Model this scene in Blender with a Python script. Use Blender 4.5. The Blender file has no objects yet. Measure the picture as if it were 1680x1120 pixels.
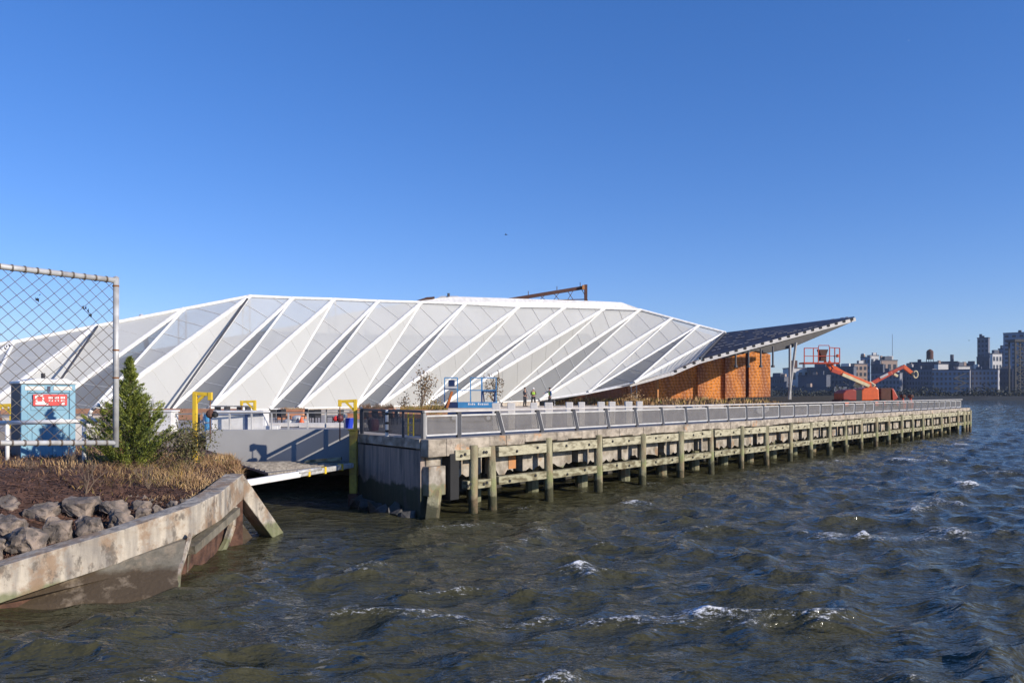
import bpy, bmesh, math, random
import numpy as np
from mathutils import Vector, Matrix, noise
random.seed(7); np.random.seed(7)
C = bpy.data.collections.new('place'); bpy.context.scene.collection.children.link(C)
S = bpy.context.scene
F, HZ, CX, H = 1300.0, 646.0, 840.0, 3.5
V = Vector
# ---- measured directions of the pier, turned into real positions ----
def at(px, py, Y): return V(((px-CX)/F*Y, Y, H-(py-HZ)/F*Y))
U = V((.6563, .7545, 0)); N = V((-.7545, .6563, 0))
FO = V((-1.15, 23.45, 0))
def pier(t, p=0, z=0): q = FO+U*t+N*p; return V((q.x, q.y, z))
def t_at(px, p=0):
    o = FO+N*p; k = (px-CX)/F
    return (k*o.y-o.x)/(U.x-k*U.y)
def lerp(a, b, f): return a+(b-a)*f
def iY(px, pts):
    pts = sorted(pts)
    for i in range(len(pts)-1):
        if px <= pts[i+1][0] or i == len(pts)-2:
            f = (px-pts[i][0])/(pts[i+1][0]-pts[i][0])
            return 1/lerp(1/pts[i][1], 1/pts[i+1][1], f)

# ================= materials =================
M = {}
def nd(nt, t, **kw):
    n = nt.nodes.new(t)
    for k, v in kw.items():
        if k in n.inputs: n.inputs[k].default_value = v
        else: setattr(n, k, v)
    return n
def mat(name, col, rough=.6, metal=0, col2=None, scale=3, bump=.0, bscale=20, spec=.5, streak=None, detail=6, lo=.35, hi=.65, alpha=None, trans=None):
    m = bpy.data.materials.new(name); m.use_nodes = True; nt = m.node_tree
    b = nt.nodes['Principled BSDF']; L = nt.links.new
    b.inputs['Roughness'].default_value = rough; b.inputs['Metallic'].default_value = metal
    b.inputs['Specular IOR Level'].default_value = spec
    tc = nd(nt, 'ShaderNodeTexCoord')
    mp = nd(nt, 'ShaderNodeMapping'); L(tc.outputs['Object'], mp.inputs[0])
    if streak: mp.inputs['Scale'].default_value = streak
    n = nd(nt, 'ShaderNodeTexNoise', Scale=scale, Detail=detail); L(mp.outputs[0], n.inputs['Vector'])
    r = nd(nt, 'ShaderNodeValToRGB'); L(n.outputs['Fac'], r.inputs[0])
    if col2 is None: col2 = tuple(c*.78 for c in col)
    r.color_ramp.elements[0].position = lo; r.color_ramp.elements[1].position = hi
    r.color_ramp.elements[0].color = (*col2, 1); r.color_ramp.elements[1].color = (*col, 1)
    L(r.outputs[0], b.inputs['Base Color'])
    if bump:
        n2 = nd(nt, 'ShaderNodeTexNoise', Scale=bscale, Detail=5); L(tc.outputs['Object'], n2.inputs['Vector'])
        bp = nd(nt, 'ShaderNodeBump', Strength=bump, Distance=.03); L(n2.outputs['Fac'], bp.inputs['Height']); L(bp.outputs[0], b.inputs['Normal'])
    if alpha is not None:
        out = nt.nodes['Material Output']; t = nd(nt, 'ShaderNodeBsdfTransparent')
        if trans: t.inputs[0].default_value = (*trans, 1)
        mx = nd(nt, 'ShaderNodeMixShader'); mx.inputs[0].default_value = alpha
        L(t.outputs[0], mx.inputs[1]); L(b.outputs[0], mx.inputs[2]); L(mx.outputs[0], out.inputs[0])
    M[name] = m; return m
def zbands(m, bands, jitter=.18, nscale=2.2):
    """tide marks: colour by world height with ragged edges; bands = [(z, colour, amount)] upward"""
    nt = m.node_tree; L = nt.links.new; b = nt.nodes['Principled BSDF']
    src = b.inputs['Base Color'].links[0].from_socket
    g = nd(nt, 'ShaderNodeNewGeometry'); sx = nd(nt, 'ShaderNodeSeparateXYZ'); L(g.outputs['Position'], sx.inputs[0])
    n = nd(nt, 'ShaderNodeTexNoise', Scale=nscale, Detail=5); L(g.outputs['Position'], n.inputs['Vector'])
    a = nd(nt, 'ShaderNodeMath', operation='MULTIPLY_ADD'); L(n.outputs['Fac'], a.inputs[0]); a.inputs[1].default_value = jitter*4; L(sx.outputs['Z'], a.inputs[2])
    cur = src
    for z0, z1, col, am in bands:
        mr = nd(nt, 'ShaderNodeMapRange'); L(a.outputs[0], mr.inputs[0]); off = jitter*2
        mr.inputs[1].default_value = z1+off-.05; mr.inputs[2].default_value = z1+off+.05; mr.inputs[3].default_value = am; mr.inputs[4].default_value = 0
        f = mr.outputs[0]
        if z0 is not None:
            m2 = nd(nt, 'ShaderNodeMapRange'); L(a.outputs[0], m2.inputs[0]); m2.inputs[1].default_value = z0+off-.08; m2.inputs[2].default_value = z0+off+.08
            mu = nd(nt, 'ShaderNodeMath', operation='MULTIPLY'); L(f, mu.inputs[0]); L(m2.outputs[0], mu.inputs[1]); f = mu.outputs[0]
        mx = nd(nt, 'ShaderNodeMixRGB'); L(f, mx.inputs[0]); L(cur, mx.inputs[1]); mx.inputs[2].default_value = (*col, 1); cur = mx.outputs[0]
    L(cur, b.inputs['Base Color'])
def blotch(m, col, scale, lo, hi, am, streak=(1,1,1)):
    m = M[m]; nt = m.node_tree; L = nt.links.new; b = nt.nodes['Principled BSDF']; src = b.inputs['Base Color'].links[0].from_socket
    tc = nd(nt, 'ShaderNodeTexCoord'); mp = nd(nt, 'ShaderNodeMapping'); mp.inputs['Scale'].default_value = streak; L(tc.outputs['Object'], mp.inputs[0])
    mp.inputs['Location'].default_value = (scale*3.1, 1.7, .4)
    n = nd(nt, 'ShaderNodeTexNoise', Scale=scale, Detail=10, Roughness=.68); L(mp.outputs[0], n.inputs['Vector'])
    mr = nd(nt, 'ShaderNodeMapRange'); L(n.outputs['Fac'], mr.inputs[0]); mr.inputs[1].default_value = lo; mr.inputs[2].default_value = hi; mr.inputs[4].default_value = am
    mx = nd(nt, 'ShaderNodeMixRGB'); L(mr.outputs[0], mx.inputs[0]); L(src, mx.inputs[1]); mx.inputs[2].default_value = (*col, 1); L(mx.outputs[0], b.inputs['Base Color'])
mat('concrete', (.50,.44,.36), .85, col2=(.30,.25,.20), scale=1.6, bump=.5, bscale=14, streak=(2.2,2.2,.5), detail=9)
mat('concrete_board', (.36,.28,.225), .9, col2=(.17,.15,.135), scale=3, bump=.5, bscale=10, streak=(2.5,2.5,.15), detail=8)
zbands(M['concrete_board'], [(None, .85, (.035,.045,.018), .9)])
mat('seawall_face', (.47,.415,.33), .85, col2=(.21,.19,.165), scale=2.2, bump=.6, bscale=12, streak=(2.4,2.4,.35), detail=9, lo=.36, hi=.6)
zbands(M['seawall_face'], [(None, .33, (.10,.12,.035), .75), (.9, 1.0, (.3,.24,.17), .3)], .12)
blotch('seawall_face', (.25,.165,.10), 1.5, .48, .58, .85); blotch('seawall_face', (.09,.075,.06), 4, .55, .63, .75, (1,1,.6))
mat('seawall_under', (.19,.17,.13), .9, col2=(.10,.09,.065), scale=2.5, bump=.6, bscale=14, detail=8)
zbands(M['seawall_under'], [(None, .36, (.06,.040,.021), .95)], .08, 3)
mat('deck', (.40,.36,.32), .85, col2=(.29,.26,.23), scale=1.2, bump=.2)
mat('deck_edge', (.45,.39,.31), .9, col2=(.21,.18,.14), scale=2.6, bump=.8, bscale=9, detail=9, streak=(1,1,1.6))
mat('timber', (.42,.39,.27), .9, col2=(.19,.17,.11), scale=3, bump=.8, bscale=14, detail=10, lo=.36, hi=.54, streak=(1,1,3))
mat('timber_pile', (.36,.33,.20), .9, col2=(.15,.14,.08), scale=5, bump=.6, bscale=20, streak=(1,1,.25), detail=8)
zbands(M['timber_pile'], [(None, .42, (.045,.045,.02), .9), (.6, .95, (.2,.24,.08), .55)], .15, 4)
mat('timber_low', (.34,.32,.21), .9, col2=(.13,.11,.06), scale=3, bump=.8, bscale=14, detail=10, lo=.4, hi=.58, streak=(1,1,3))
mat('pier_block', (.42,.38,.32), .9, col2=(.18,.155,.12), scale=3, bump=.6, bscale=10, detail=9)
zbands(M['pier_block'], [(None, .95, (.12,.13,.06), .75)], .12, 3)
blotch('seawall_under', (.30,.24,.17), 2.2, .52, .62, .5, (1,1,.3))
blotch('deck_edge', (.14,.11,.09), 3.5, .54, .64, .7); blotch('deck_edge', (.50,.24,.09), 1.1, .60, .66, .6)
blotch('pier_block', (.30,.17,.08), 1.6, .54, .62, .6); blotch('timber', (.17,.14,.08), 5, .52, .72, .6, (1,1,2.5)); blotch('concrete_board', (.10,.09,.08), 3, .52, .64, .6, (1,1,.2))
blotch('timber_pile', (.26,.17,.10), 2.2, .5, .62, .6, (1,1,.5))
mat('bolt', (.02,.02,.02), .7)
mat('black_rubber', (.015,.015,.015), .8)
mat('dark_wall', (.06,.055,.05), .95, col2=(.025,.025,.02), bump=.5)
mat('rail_cap', (.55,.52,.49), .4, 0, col2=(.42,.40,.38))
mat('rail_light', (.58,.57,.55), .4, .1)
mat('rail_post', (.06,.062,.072), .5, .1)
mat('rail_mesh', (.17,.16,.15), .6, .0, alpha=.55)
mat('rail_dark_mesh', (.035,.04,.055), .5, alpha=.6)
mat('galv', (.52,.53,.53), .5, .1, col2=(.33,.32,.31), scale=12)
mat('galv_wire', (.13,.12,.11), .6, .2, col2=(.09,.055,.03), scale=6)
mat('rusty_band', (.22,.09,.03), .9)
mat('white_paint', (.80,.79,.76), .45)
mat('white_steel', (.82,.81,.78), .4)
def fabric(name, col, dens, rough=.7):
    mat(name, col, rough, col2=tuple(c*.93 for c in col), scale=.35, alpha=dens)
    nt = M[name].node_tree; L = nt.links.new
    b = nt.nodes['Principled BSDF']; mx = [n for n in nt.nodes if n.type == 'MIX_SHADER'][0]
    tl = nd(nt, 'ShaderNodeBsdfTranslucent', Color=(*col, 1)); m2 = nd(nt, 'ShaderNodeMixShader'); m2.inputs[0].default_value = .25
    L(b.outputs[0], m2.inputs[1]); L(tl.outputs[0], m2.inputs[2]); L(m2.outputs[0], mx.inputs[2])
fabric('screen_white', (.60,.605,.585), .93)  # denser copy: brightness of the folds facing the sun put into the screen
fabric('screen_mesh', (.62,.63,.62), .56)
fabric('screen_shaded', (.33,.34,.345), .62, .5)  # darker screen copy: shade of the turned-away folds put into the colour
mat('hall_wall', (.34,.34,.33), .8, col2=(.27,.27,.265), scale=.3)
mat('roof_metal', (.62,.61,.6), .5, .0)
mat('roof_dark', (.035,.035,.045), .35, .2, col2=(.06,.062,.08), scale=1.2)
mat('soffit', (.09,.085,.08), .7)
mat('eave', (.55,.53,.50), .5)
mat('steel_grey', (.30,.29,.28), .5, .3)
mat('yellow', (.78,.52,.03), .45, col2=(.62,.42,.04), scale=6)
mat('yellow_old', (.42,.33,.05), .7, col2=(.24,.17,.04), scale=5)
mat('orange', (.72,.13,.03), .4, col2=(.60,.11,.03), scale=4)
mat('red_orange', (.50,.07,.03), .45, col2=(.36,.05,.025), scale=4)
mat('hood_red', (.33,.045,.025), .5, col2=(.26,.04,.025)); mat('cream', (.72,.62,.36), .5)
mat('blue_lift', (.06,.26,.50), .45, col2=(.05,.20,.40))
mat('navy', (.012,.03,.10), .5)
mat('potty', (.20,.38,.48), .55, col2=(.15,.31,.41), scale=2)
mat('potty_dark', (.03,.05,.10), .6, col2=(.07,.05,.05))
mat('sign_red', (.72,.045,.04), .5)
mat('rust', (.42,.13,.03), .9, col2=(.16,.055,.025), scale=1.2)
mat('rust_dark', (.11,.05,.035), .9)
mat('copper', (.58,.27,.14), .7, col2=(.45,.20,.11))
mat('brick', (.42,.22,.13), .9, col2=(.30,.16,.10), scale=6)
mat('black', (.018,.018,.02), .6)
mat('blue_bucket', (.02,.06,.55), .4)
mat('maroon', (.10,.02,.03), .6)
mat('panel_grey', (.33,.33,.33), .6, col2=(.29,.29,.29), scale=1)
mat('white_block', (.72,.68,.62), .7)
mat('plank', (.32,.29,.25), .85, col2=(.16,.14,.12), scale=3, streak=(1,6,1), bump=.3)
mat('stone', (.30,.235,.185), .9, col2=(.10,.085,.075), scale=3.5, bump=1.0, bscale=11, detail=12, lo=.4, hi=.62)
blotch('stone', (.045,.04,.035), 5, .55, .62, .7)
mat('stone_wet', (.10,.09,.08), .6, col2=(.04,.04,.035), scale=3, bump=1.0, bscale=8)
mat('soil', (.12,.06,.038), .95, col2=(.045,.022,.015), scale=5, bump=1.0, bscale=14, detail=10)
mat('straw', (.50,.34,.17), .8, col2=(.24,.13,.06), scale=1.4, lo=.4, hi=.6)
mat('mulch', (.14,.07,.045), .9, col2=(.05,.025,.02), scale=9)
mat('weed', (.22,.22,.06), .8, col2=(.40,.22,.05), scale=3)
mat('stem', (.18,.13,.09), .9)
mat('conifer', (.25,.28,.035), .7, col2=(.045,.075,.015), scale=4)
mat('bush', (.13,.115,.035), .7, col2=(.05,.055,.02), scale=9)
mat('leaf_brown', (.22,.13,.05), .8, col2=(.12,.08,.035), scale=5)
mat('bark', (.16,.12,.09), .9)
mat('skin', (.45,.25,.17), .6); mat('cloth_dark', (.03,.032,.04), .9); mat('cloth_jacket', (.10,.085,.06), .9)
mat('vest', (.35,.62,.06), .8); mat('denim', (.05,.11,.25), .9); mat('helmet', (.8,.8,.78), .4); mat('hair', (.03,.02,.015), .8)
mat('feather', (.75,.75,.75), .7); mat('feather_dark', (.03,.03,.035), .8)
mat('shore', (.02,.028,.042), .9, col2=(.012,.016,.025), scale=.05)
mat('window_dark', (.03,.04,.06), .3); mat('window_warm', (.20,.13,.09), .4)
for i, c in enumerate([(.16,.17,.21), (.11,.12,.15), (.30,.31,.36), (.34,.25,.20), (.22,.22,.25), (.60,.58,.55), (.09,.10,.13), (.20,.27,.36)]):
    mat('city%d' % i, c, .85, col2=tuple(k*.82 for k in c), scale=.15)

def rust_screen():
    m = mat('rust_screen', (.74,.25,.03), .85, col2=(.26,.085,.035), scale=.8, detail=8, streak=(1.4,1,.3))
    nt = m.node_tree; L = nt.links.new; b = nt.nodes['Principled BSDF']; src = b.inputs['Base Color'].links[0].from_socket
    g = nd(nt, 'ShaderNodeNewGeometry'); sx = nd(nt, 'ShaderNodeSeparateXYZ'); L(g.outputs['Position'], sx.inputs[0])
    def ma(op, a, b_): 
        n = nd(nt, 'ShaderNodeMath', operation=op)
        for i, q in enumerate((a, b_)):
            if q is None: continue
            if isinstance(q, (int, float)): n.inputs[i].default_value = q
            else: L(q, n.inputs[i])
        return n.outputs[0]
    nz = nd(nt, 'ShaderNodeTexNoise', Scale=.9, Detail=4); L(g.outputs['Position'], nz.inputs['Vector'])
    x = ma('ADD', ma('MULTIPLY', sx.outputs['X'], 8.5), ma('MULTIPLY', nz.outputs['Fac'], 9.0)); z = ma('ADD', ma('MULTIPLY', sx.outputs['Z'], 12.0), ma('MULTIPLY', nz.outputs['Fac'], 5.0))
    p = ma('MULTIPLY', ma('SINE', ma('ADD', x, z), None), ma('SINE', ma('SUBTRACT', x, ma('MULTIPLY', z, .6)), None))
    pm = nd(nt, 'ShaderNodeMapRange'); L(p, pm.inputs[0]); pm.inputs[1].default_value = .25; pm.inputs[2].default_value = .8
    mx = nd(nt, 'ShaderNodeMixRGB'); L(ma('MULTIPLY', pm.outputs[0], .45), mx.inputs[0]); L(src, mx.inputs[1]); mx.inputs[2].default_value = (.62,.38,.27,1)
    pd = nd(nt, 'ShaderNodeMapRange'); L(p, pd.inputs[0]); pd.inputs[1].default_value = -.3; pd.inputs[2].default_value = -.8
    mx2 = nd(nt, 'ShaderNodeMixRGB'); L(ma('MULTIPLY', pd.outputs[0], .6), mx2.inputs[0]); L(mx.outputs[0], mx2.inputs[1]); mx2.inputs[2].default_value = (.11,.05,.035,1)
    # redder, browner weathering toward the west end of the screen
    wr = nd(nt, 'ShaderNodeMapRange'); L(sx.outputs['X'], wr.inputs[0]); wr.inputs[1].default_value = 15; wr.inputs[2].default_value = 11; wr.inputs[3].default_value = 0; wr.inputs[4].default_value = .75
    mx3 = nd(nt, 'ShaderNodeMixRGB', blend_type='MIX'); L(wr.outputs[0], mx3.inputs[0]); L(mx2.outputs[0], mx3.inputs[1]); mx3.inputs[2].default_value = (.30,.13,.09,1)
    L(mx3.outputs[0], b.inputs['Base Color'])
rust_screen()

def water_mat():
    m = bpy.data.materials.new('water'); m.use_nodes = True; nt = m.node_tree; L = nt.links.new
    b = nt.nodes['Principled BSDF']; b.inputs['IOR'].default_value = 1.333; b.inputs['Roughness'].default_value = .09
    b.inputs['Specular IOR Level'].default_value = .5
    g = nd(nt, 'ShaderNodeNewGeometry'); sp = nd(nt, 'ShaderNodeSeparateXYZ'); L(g.outputs['Position'], sp.inputs[0])
    mp = nd(nt, 'ShaderNodeMapping'); L(g.outputs['Position'], mp.inputs[0]); mp.inputs['Rotation'].default_value = (0,0,.35); mp.inputs['Scale'].default_value = (.55,1,1)
    n1 = nd(nt, 'ShaderNodeTexNoise', Scale=3.6, Detail=9, Roughness=.62, noise_type='RIDGED_MULTIFRACTAL', normalize=True); L(mp.outputs[0], n1.inputs['Vector'])
    n1.inputs['Distortion'].default_value = .6
    mp2 = nd(nt, 'ShaderNodeMapping'); L(g.outputs['Position'], mp2.inputs[0]); mp2.inputs['Scale'].default_value = (.5,1,1); mp2.inputs['Rotation'].default_value = (0,0,-.4)
    n2 = nd(nt, 'ShaderNodeTexNoise', Scale=1.3, Detail=5, Roughness=.6); L(mp2.outputs[0], n2.inputs['Vector'])
    b1 = nd(nt, 'ShaderNodeBump', Strength=1.0, Distance=.075); L(n1.outputs['Fac'], b1.inputs['Height'])
    b2 = nd(nt, 'ShaderNodeBump', Strength=1.0, Distance=.33); L(n2.outputs['Fac'], b2.inputs['Height']); n6 = nd(nt, 'ShaderNodeTexNoise', Scale=.28, Detail=5, Roughness=.65); L(mp.outputs[0], n6.inputs['Vector'])
    b3 = nd(nt, 'ShaderNodeBump', Strength=.8, Distance=5.0); L(n6.outputs['Fac'], b3.inputs['Height'])
    fr_ = nd(nt, 'ShaderNodeMapRange'); L(sp.outputs['Y'], fr_.inputs[0]); fr_.inputs[1].default_value = 45; fr_.inputs[2].default_value = 130; fr_.inputs[4].default_value = .8; L(fr_.outputs[0], b3.inputs['Strength'])
    L(b3.outputs[0], b2.inputs['Normal']); L(b2.outputs[0], b1.inputs['Normal'])
    L(b1.outputs[0], b.inputs['Normal'])
    # body colour: silty green-brown, patches
    n3 = nd(nt, 'ShaderNodeTexNoise', Scale=.25, Detail=3); L(g.outputs['Position'], n3.inputs['Vector'])
    r = nd(nt, 'ShaderNodeValToRGB'); L(n3.outputs['Fac'], r.inputs[0])
    r.color_ramp.elements[0].color = (.036,.037,.019,1); r.color_ramp.elements[1].color = (.066,.060,.029,1)
    # white specks on high crests and broken noise: foam, with sun glints painted in
    n4 = nd(nt, 'ShaderNodeTexNoise', Scale=13, Detail=8, Roughness=.85); L(mp.outputs[0], n4.inputs['Vector'])
    n5 = nd(nt, 'ShaderNodeTexNoise', Scale=.28, Detail=3); L(mp2.outputs[0], n5.inputs['Vector'])
    a = nd(nt, 'ShaderNodeMath', operation='MULTIPLY_ADD'); L(sp.outputs['Z'], a.inputs[0]); a.inputs[1].default_value = .8; L(n4.outputs['Fac'], a.inputs[2])
    a2 = nd(nt, 'ShaderNodeMath', operation='MULTIPLY_ADD'); L(n5.outputs['Fac'], a2.inputs[0]); a2.inputs[1].default_value = .9; L(a.outputs[0], a2.inputs[2])
    mr = nd(nt, 'ShaderNodeMapRange'); L(a2.outputs[0], mr.inputs[0]); mr.inputs[1].default_value = 1.16; mr.inputs[2].default_value = 1.25
    mx = nd(nt, 'ShaderNodeMixRGB'); L(mr.outputs[0], mx.inputs[0]); L(r.outputs[0], mx.inputs[1]); mx.inputs[2].default_value = (.72,.74,.76,1)
    L(mx.outputs[0], b.inputs['Base Color'])
    rr = nd(nt, 'ShaderNodeMapRange'); L(mr.outputs[0], rr.inputs[0]); rr.inputs[3].default_value = .09; rr.inputs[4].default_value = .7; L(rr.outputs[0], b.inputs['Roughness'])
    M['water'] = m
water_mat()

# ================= mesh helpers =================
BASE = {}
class MB:
    def __init__(s): s.v = []; s.f = []; s.split = None; s.m2 = None
    def add(s, vs, fs):
        o = len(s.v); s.v += [tuple(v) for v in vs]; s.f += [tuple(i+o for i in f) for f in fs]; return s
    def box(s, c, size, rz=0, ax=None):
        """c = centre; size; rz about z"""
        c = V(c); hx, hy, hz = (k/2 for k in size); R = Matrix.Rotation(rz, 3, 'Z')
        if ax is not None: R = Matrix((ax[0], ax[1], ax[2])).transposed()
        vs = [c+R@V((x, y, z)) for z in (-hz, hz) for x, y in ((-hx, -hy), (hx, -hy), (hx, hy), (-hx, hy))]
        return s.add(vs, [(3,2,1,0), (4,5,6,7), (0,1,5,4), (1,2,6,5), (2,3,7,6), (3,0,4,7)])
    def ubox(s, t0, t1, p0, p1, z0, z1):
        a = (t0+t1)/2; q = pier(a, (p0+p1)/2, (z0+z1)/2)
        return s.box(q, (t1-t0, p1-p0, z1-z0), ax=(U, N, V((0,0,1))))
    def bar(s, a, b, w, h=None, up=V((0,0,1))):
        a, b = V(a), V(b); h = h or w; d = (b-a); 
        if d.length < 1e-6: return s
        L = d.length; d.normalize()
        if abs(d.dot(up)) > .98: up = V((1,0,0))
        x = d.cross(up).normalized(); z = x.cross(d).normalized()
        return s.box((a+b)/2, (w, L, h), ax=(x, d, z))
    def tube(s, a, b, r, n=8, r2=None):
        a, b = V(a), V(b); d = (b-a)
        if d.length < 1e-6: return s
        d.normalize(); up = V((0,0,1)) if abs(d.z) < .95 else V((1,0,0))
        x = d.cross(up).normalized(); y = d.cross(x); r2 = r if r2 is None else r2
        vs = []
        for c, q in ((a, r), (b, r2)):
            for i in range(n):
                k = 2*math.pi*i/n; vs.append(c+(x*math.cos(k)+y*math.sin(k))*q)
        fs = [(i, (i+1) % n, n+(i+1) % n, n+i) for i in range(n)]+[tuple(range(n))[::-1], tuple(range(n, 2*n))]
        return s.add(vs, fs)
    def path(s, pts, r, n=8):
        for a, b in zip(pts[:-1], pts[1:]): s.tube(a, b, r, n)
        return s
    def prism(s, poly, ext):
        """polygon (3D points) extruded by vector ext; triangulation left to Blender"""
        n = len(poly); poly = [V(p) for p in poly]; vs = poly+[p+V(ext) for p in poly]
        return s.add(vs, [tuple(range(n))[::-1], tuple(range(n, 2*n))]+[(i, (i+1) % n, n+(i+1) % n, n+i) for i in range(n)])
    def lathe(s, c, prof, n=16):
        c = V(c); vs = []; m = len(prof)
        for r, z in prof:
            for i in range(n): k = 2*math.pi*i/n; vs.append(c+V((r*math.cos(k), r*math.sin(k), z)))
        fs = [(j*n+i, j*n+(i+1) % n, (j+1)*n+(i+1) % n, (j+1)*n+i) for j in range(m-1) for i in range(n)]
        fs += [tuple(range(n))[::-1], tuple(range((m-1)*n, m*n))]
        return s.add(vs, fs)
    def build(s, name, m, parent=None, bevel=0, smooth=False, **tags):
        if parent is None:
            a = np.array(s.v); base = V(((a[:,0].min()+a[:,0].max())/2, (a[:,1].min()+a[:,1].max())/2, a[:,2].min()))
        else: base = BASE[parent.name]
        me = bpy.data.meshes.new(name); me.from_pydata([tuple(V(v)-base) for v in s.v], [], s.f)
        bm = bmesh.new(); bm.from_mesh(me); bmesh.ops.recalc_face_normals(bm, faces=bm.faces); bm.to_mesh(me); bm.free()
        me.materials.append(M[m] if isinstance(m, str) else m)
        if s.split is not None:
            me.materials.append(M[s.m2])
            for i, p in enumerate(me.polygons): p.material_index = int(i >= s.split)
        if smooth:
            for p in me.polygons: p.use_smooth = True
        o = bpy.data.objects.new(name, me); C.objects.link(o)
        if parent: o.parent = parent
        else: o.location = base
        BASE[o.name] = base
        if bevel:
            b = o.modifiers.new('bevel', 'BEVEL'); b.width = bevel; b.segments = 2; b.limit_method = 'ANGLE'
        tag(o, **tags); return o
def tag(o, **t):
    for k, v in t.items():
        if v is not None: o[{'cat': 'category'}.get(k, k)] = v
def root(name, loc, label, cat, group=None):
    o = bpy.data.objects.new(name, None); C.objects.link(o); o.location = loc; o.empty_display_size = .3
    BASE[o.name] = V(loc); tag(o, label=label, cat=cat, group=group); return o
def copy_tree(o, parent=None):
    c = o.copy(); C.objects.link(c)
    if parent: c.parent = parent
    for ch in list(o.children): copy_tree(ch, c)
    return c
def place(o, loc, rz=None, **t):
    o.location = loc
    if rz is not None: o.rotation_euler.z = rz
    tag(o, **t); return o

# ================= camera, light, sky =================
cam = bpy.data.cameras.new('camera'); co = bpy.data.objects.new('camera', cam); C.objects.link(co)
co.location = (0, 0, H); co.rotation_euler = (math.radians(90), 0, 0)
cam.sensor_width = 36; cam.lens = F/1680*36; cam.shift_y = (HZ-560)/1680; cam.clip_end = 9000; cam.clip_start = .1
S.camera = co
EL = math.radians(21.5); AZ = math.atan2(.87, -.49)     # azimuth measured clockwise from +Y
sd = V((math.cos(EL)*math.sin(AZ), math.cos(EL)*math.cos(AZ), math.sin(EL)))
sl = bpy.data.lights.new('sun', 'SUN'); sl.energy = 5.0; sl.angle = math.radians(.5); sl.color = (1, .90, .77)
so = bpy.data.objects.new('sun', sl); C.objects.link(so); so.rotation_euler = (-sd).to_track_quat('-Z', 'Y').to_euler(); so.location = (60, -40, 60)
w = bpy.data.worlds.new('World'); S.world = w; w.use_nodes = True; nt = w.node_tree
sky = nt.nodes.new('ShaderNodeTexSky'); sky.sky_type = 'NISHITA'; sky.sun_disc = False
sky.sun_elevation = EL; sky.sun_rotation = AZ; sky.air_density = 1.0; sky.dust_density = 0.0; sky.ozone_density = 3.0; sky.altitude = 0
hs = nt.nodes.new('ShaderNodeHueSaturation'); hs.inputs['Saturation'].default_value = 1.25; hs.inputs['Value'].default_value = 1.0
mm = nt.nodes.new('ShaderNodeMixRGB'); mm.blend_type = 'MULTIPLY'; mm.inputs[0].default_value = 1; mm.inputs[2].default_value = (.86, .96, 1.18, 1)
nt.links.new(sky.outputs[0], hs.inputs['Color']); nt.links.new(hs.outputs[0], mm.inputs[1]); gm = nt.nodes.new('ShaderNodeGamma'); gm.inputs[1].default_value = .83
m3 = nt.nodes.new('ShaderNodeMixRGB'); m3.blend_type = 'MULTIPLY'; m3.inputs[0].default_value = 1; m3.inputs[2].default_value = (.81, .85, 1.09, 1)
nt.links.new(mm.outputs[0], gm.inputs[0]); nt.links.new(gm.outputs[0], m3.inputs[1]); nt.links.new(m3.outputs[0], nt.nodes['Background'].inputs[0]); nt.nodes['Background'].inputs[1].default_value = .15
S.view_settings.view_transform = 'Standard'; S.view_settings.look = 'None'; S.view_settings.exposure = .18; S.view_settings.gamma = 1
S.render.engine = 'CYCLES'
S.cycles.transparent_max_bounces = 24

# ================= water =================
def water():
    xs = np.concatenate([[-6000,-2500,-900,-300,-120,-60,-36], np.arange(-30, 62, .13), np.arange(62.2, 240, .42), [245,260,300,500,900,2500,6000]])
    ys = [3.0]
    while ys[-1] < 330: ys.append(ys[-1]+.035+.0055*ys[-1])
    ys = np.concatenate([[-3000,-600,-100,-20,-4], ys, [345,400,600,1200,3000,8000]])
    X, Y = np.meshgrid(xs, ys)
    rng = np.random.RandomState(3); Z = np.zeros_like(X); DX = np.zeros_like(X); DY = np.zeros_like(X)
    for i in range(80):
        lam = .42*(3.8/.42)**rng.rand(); th = math.radians(-70)+rng.randn()*.75
        k = 2*math.pi/lam; kx, ky = k*math.cos(th), k*math.sin(th); A = .0062*lam**.72; ph = rng.rand()*6.28
        q = kx*X+ky*Y+ph; Z += A*np.sin(q); DX += A*math.cos(th)*np.cos(q); DY += A*math.sin(th)*np.cos(q)
    win = np.clip((Y-2)/2, 0, 1)*np.clip((330-Y)/120, 0, 1)*np.clip((X+32)/4, 0, 1)*np.clip((240-X)/20, 0, 1)
    far = 1-.25*np.clip((Y-15)/60, 0, 1)+.9*np.clip((Y-90)/120, 0, 1)
    # quieter in the lee under the pier and in the inlet
    pp = (X-FO.x)*N.x+(Y-FO.y)*N.y; calm = 1-.6*np.clip((pp+3)/4, 0, 1)
    g = win*calm*far
    X2 = X+DX*g*1.3; Y2 = Y+DY*g*1.3; Z2 = Z*g*1.15+ .02*g*np.abs(Z)*10
    co_ = np.stack([X2, Y2, Z2], -1).reshape(-1, 3).astype(np.float32)
    ny, nx = X.shape; idx = np.arange(ny*nx).reshape(ny, nx)
    f = np.stack([idx[:-1,:-1], idx[:-1,1:], idx[1:,1:], idx[1:,:-1]], -1).reshape(-1, 4)
    me = bpy.data.meshes.new('water'); me.vertices.add(len(co_)); me.vertices.foreach_set('co', co_.ravel())
    me.loops.add(f.size); me.loops.foreach_set('vertex_index', f.ravel().astype(np.int32)); me.polygons.add(len(f))
    me.polygons.foreach_set('loop_start', np.arange(0, f.size, 4, dtype=np.int32)); me.update(calc_edges=True)
    me.polygons.foreach_set('use_smooth', np.ones(len(f), bool)); me.materials.append(M['water'])
    o = bpy.data.objects.new('water', me); C.objects.link(o); tag(o, kind='structure')
water()

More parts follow.
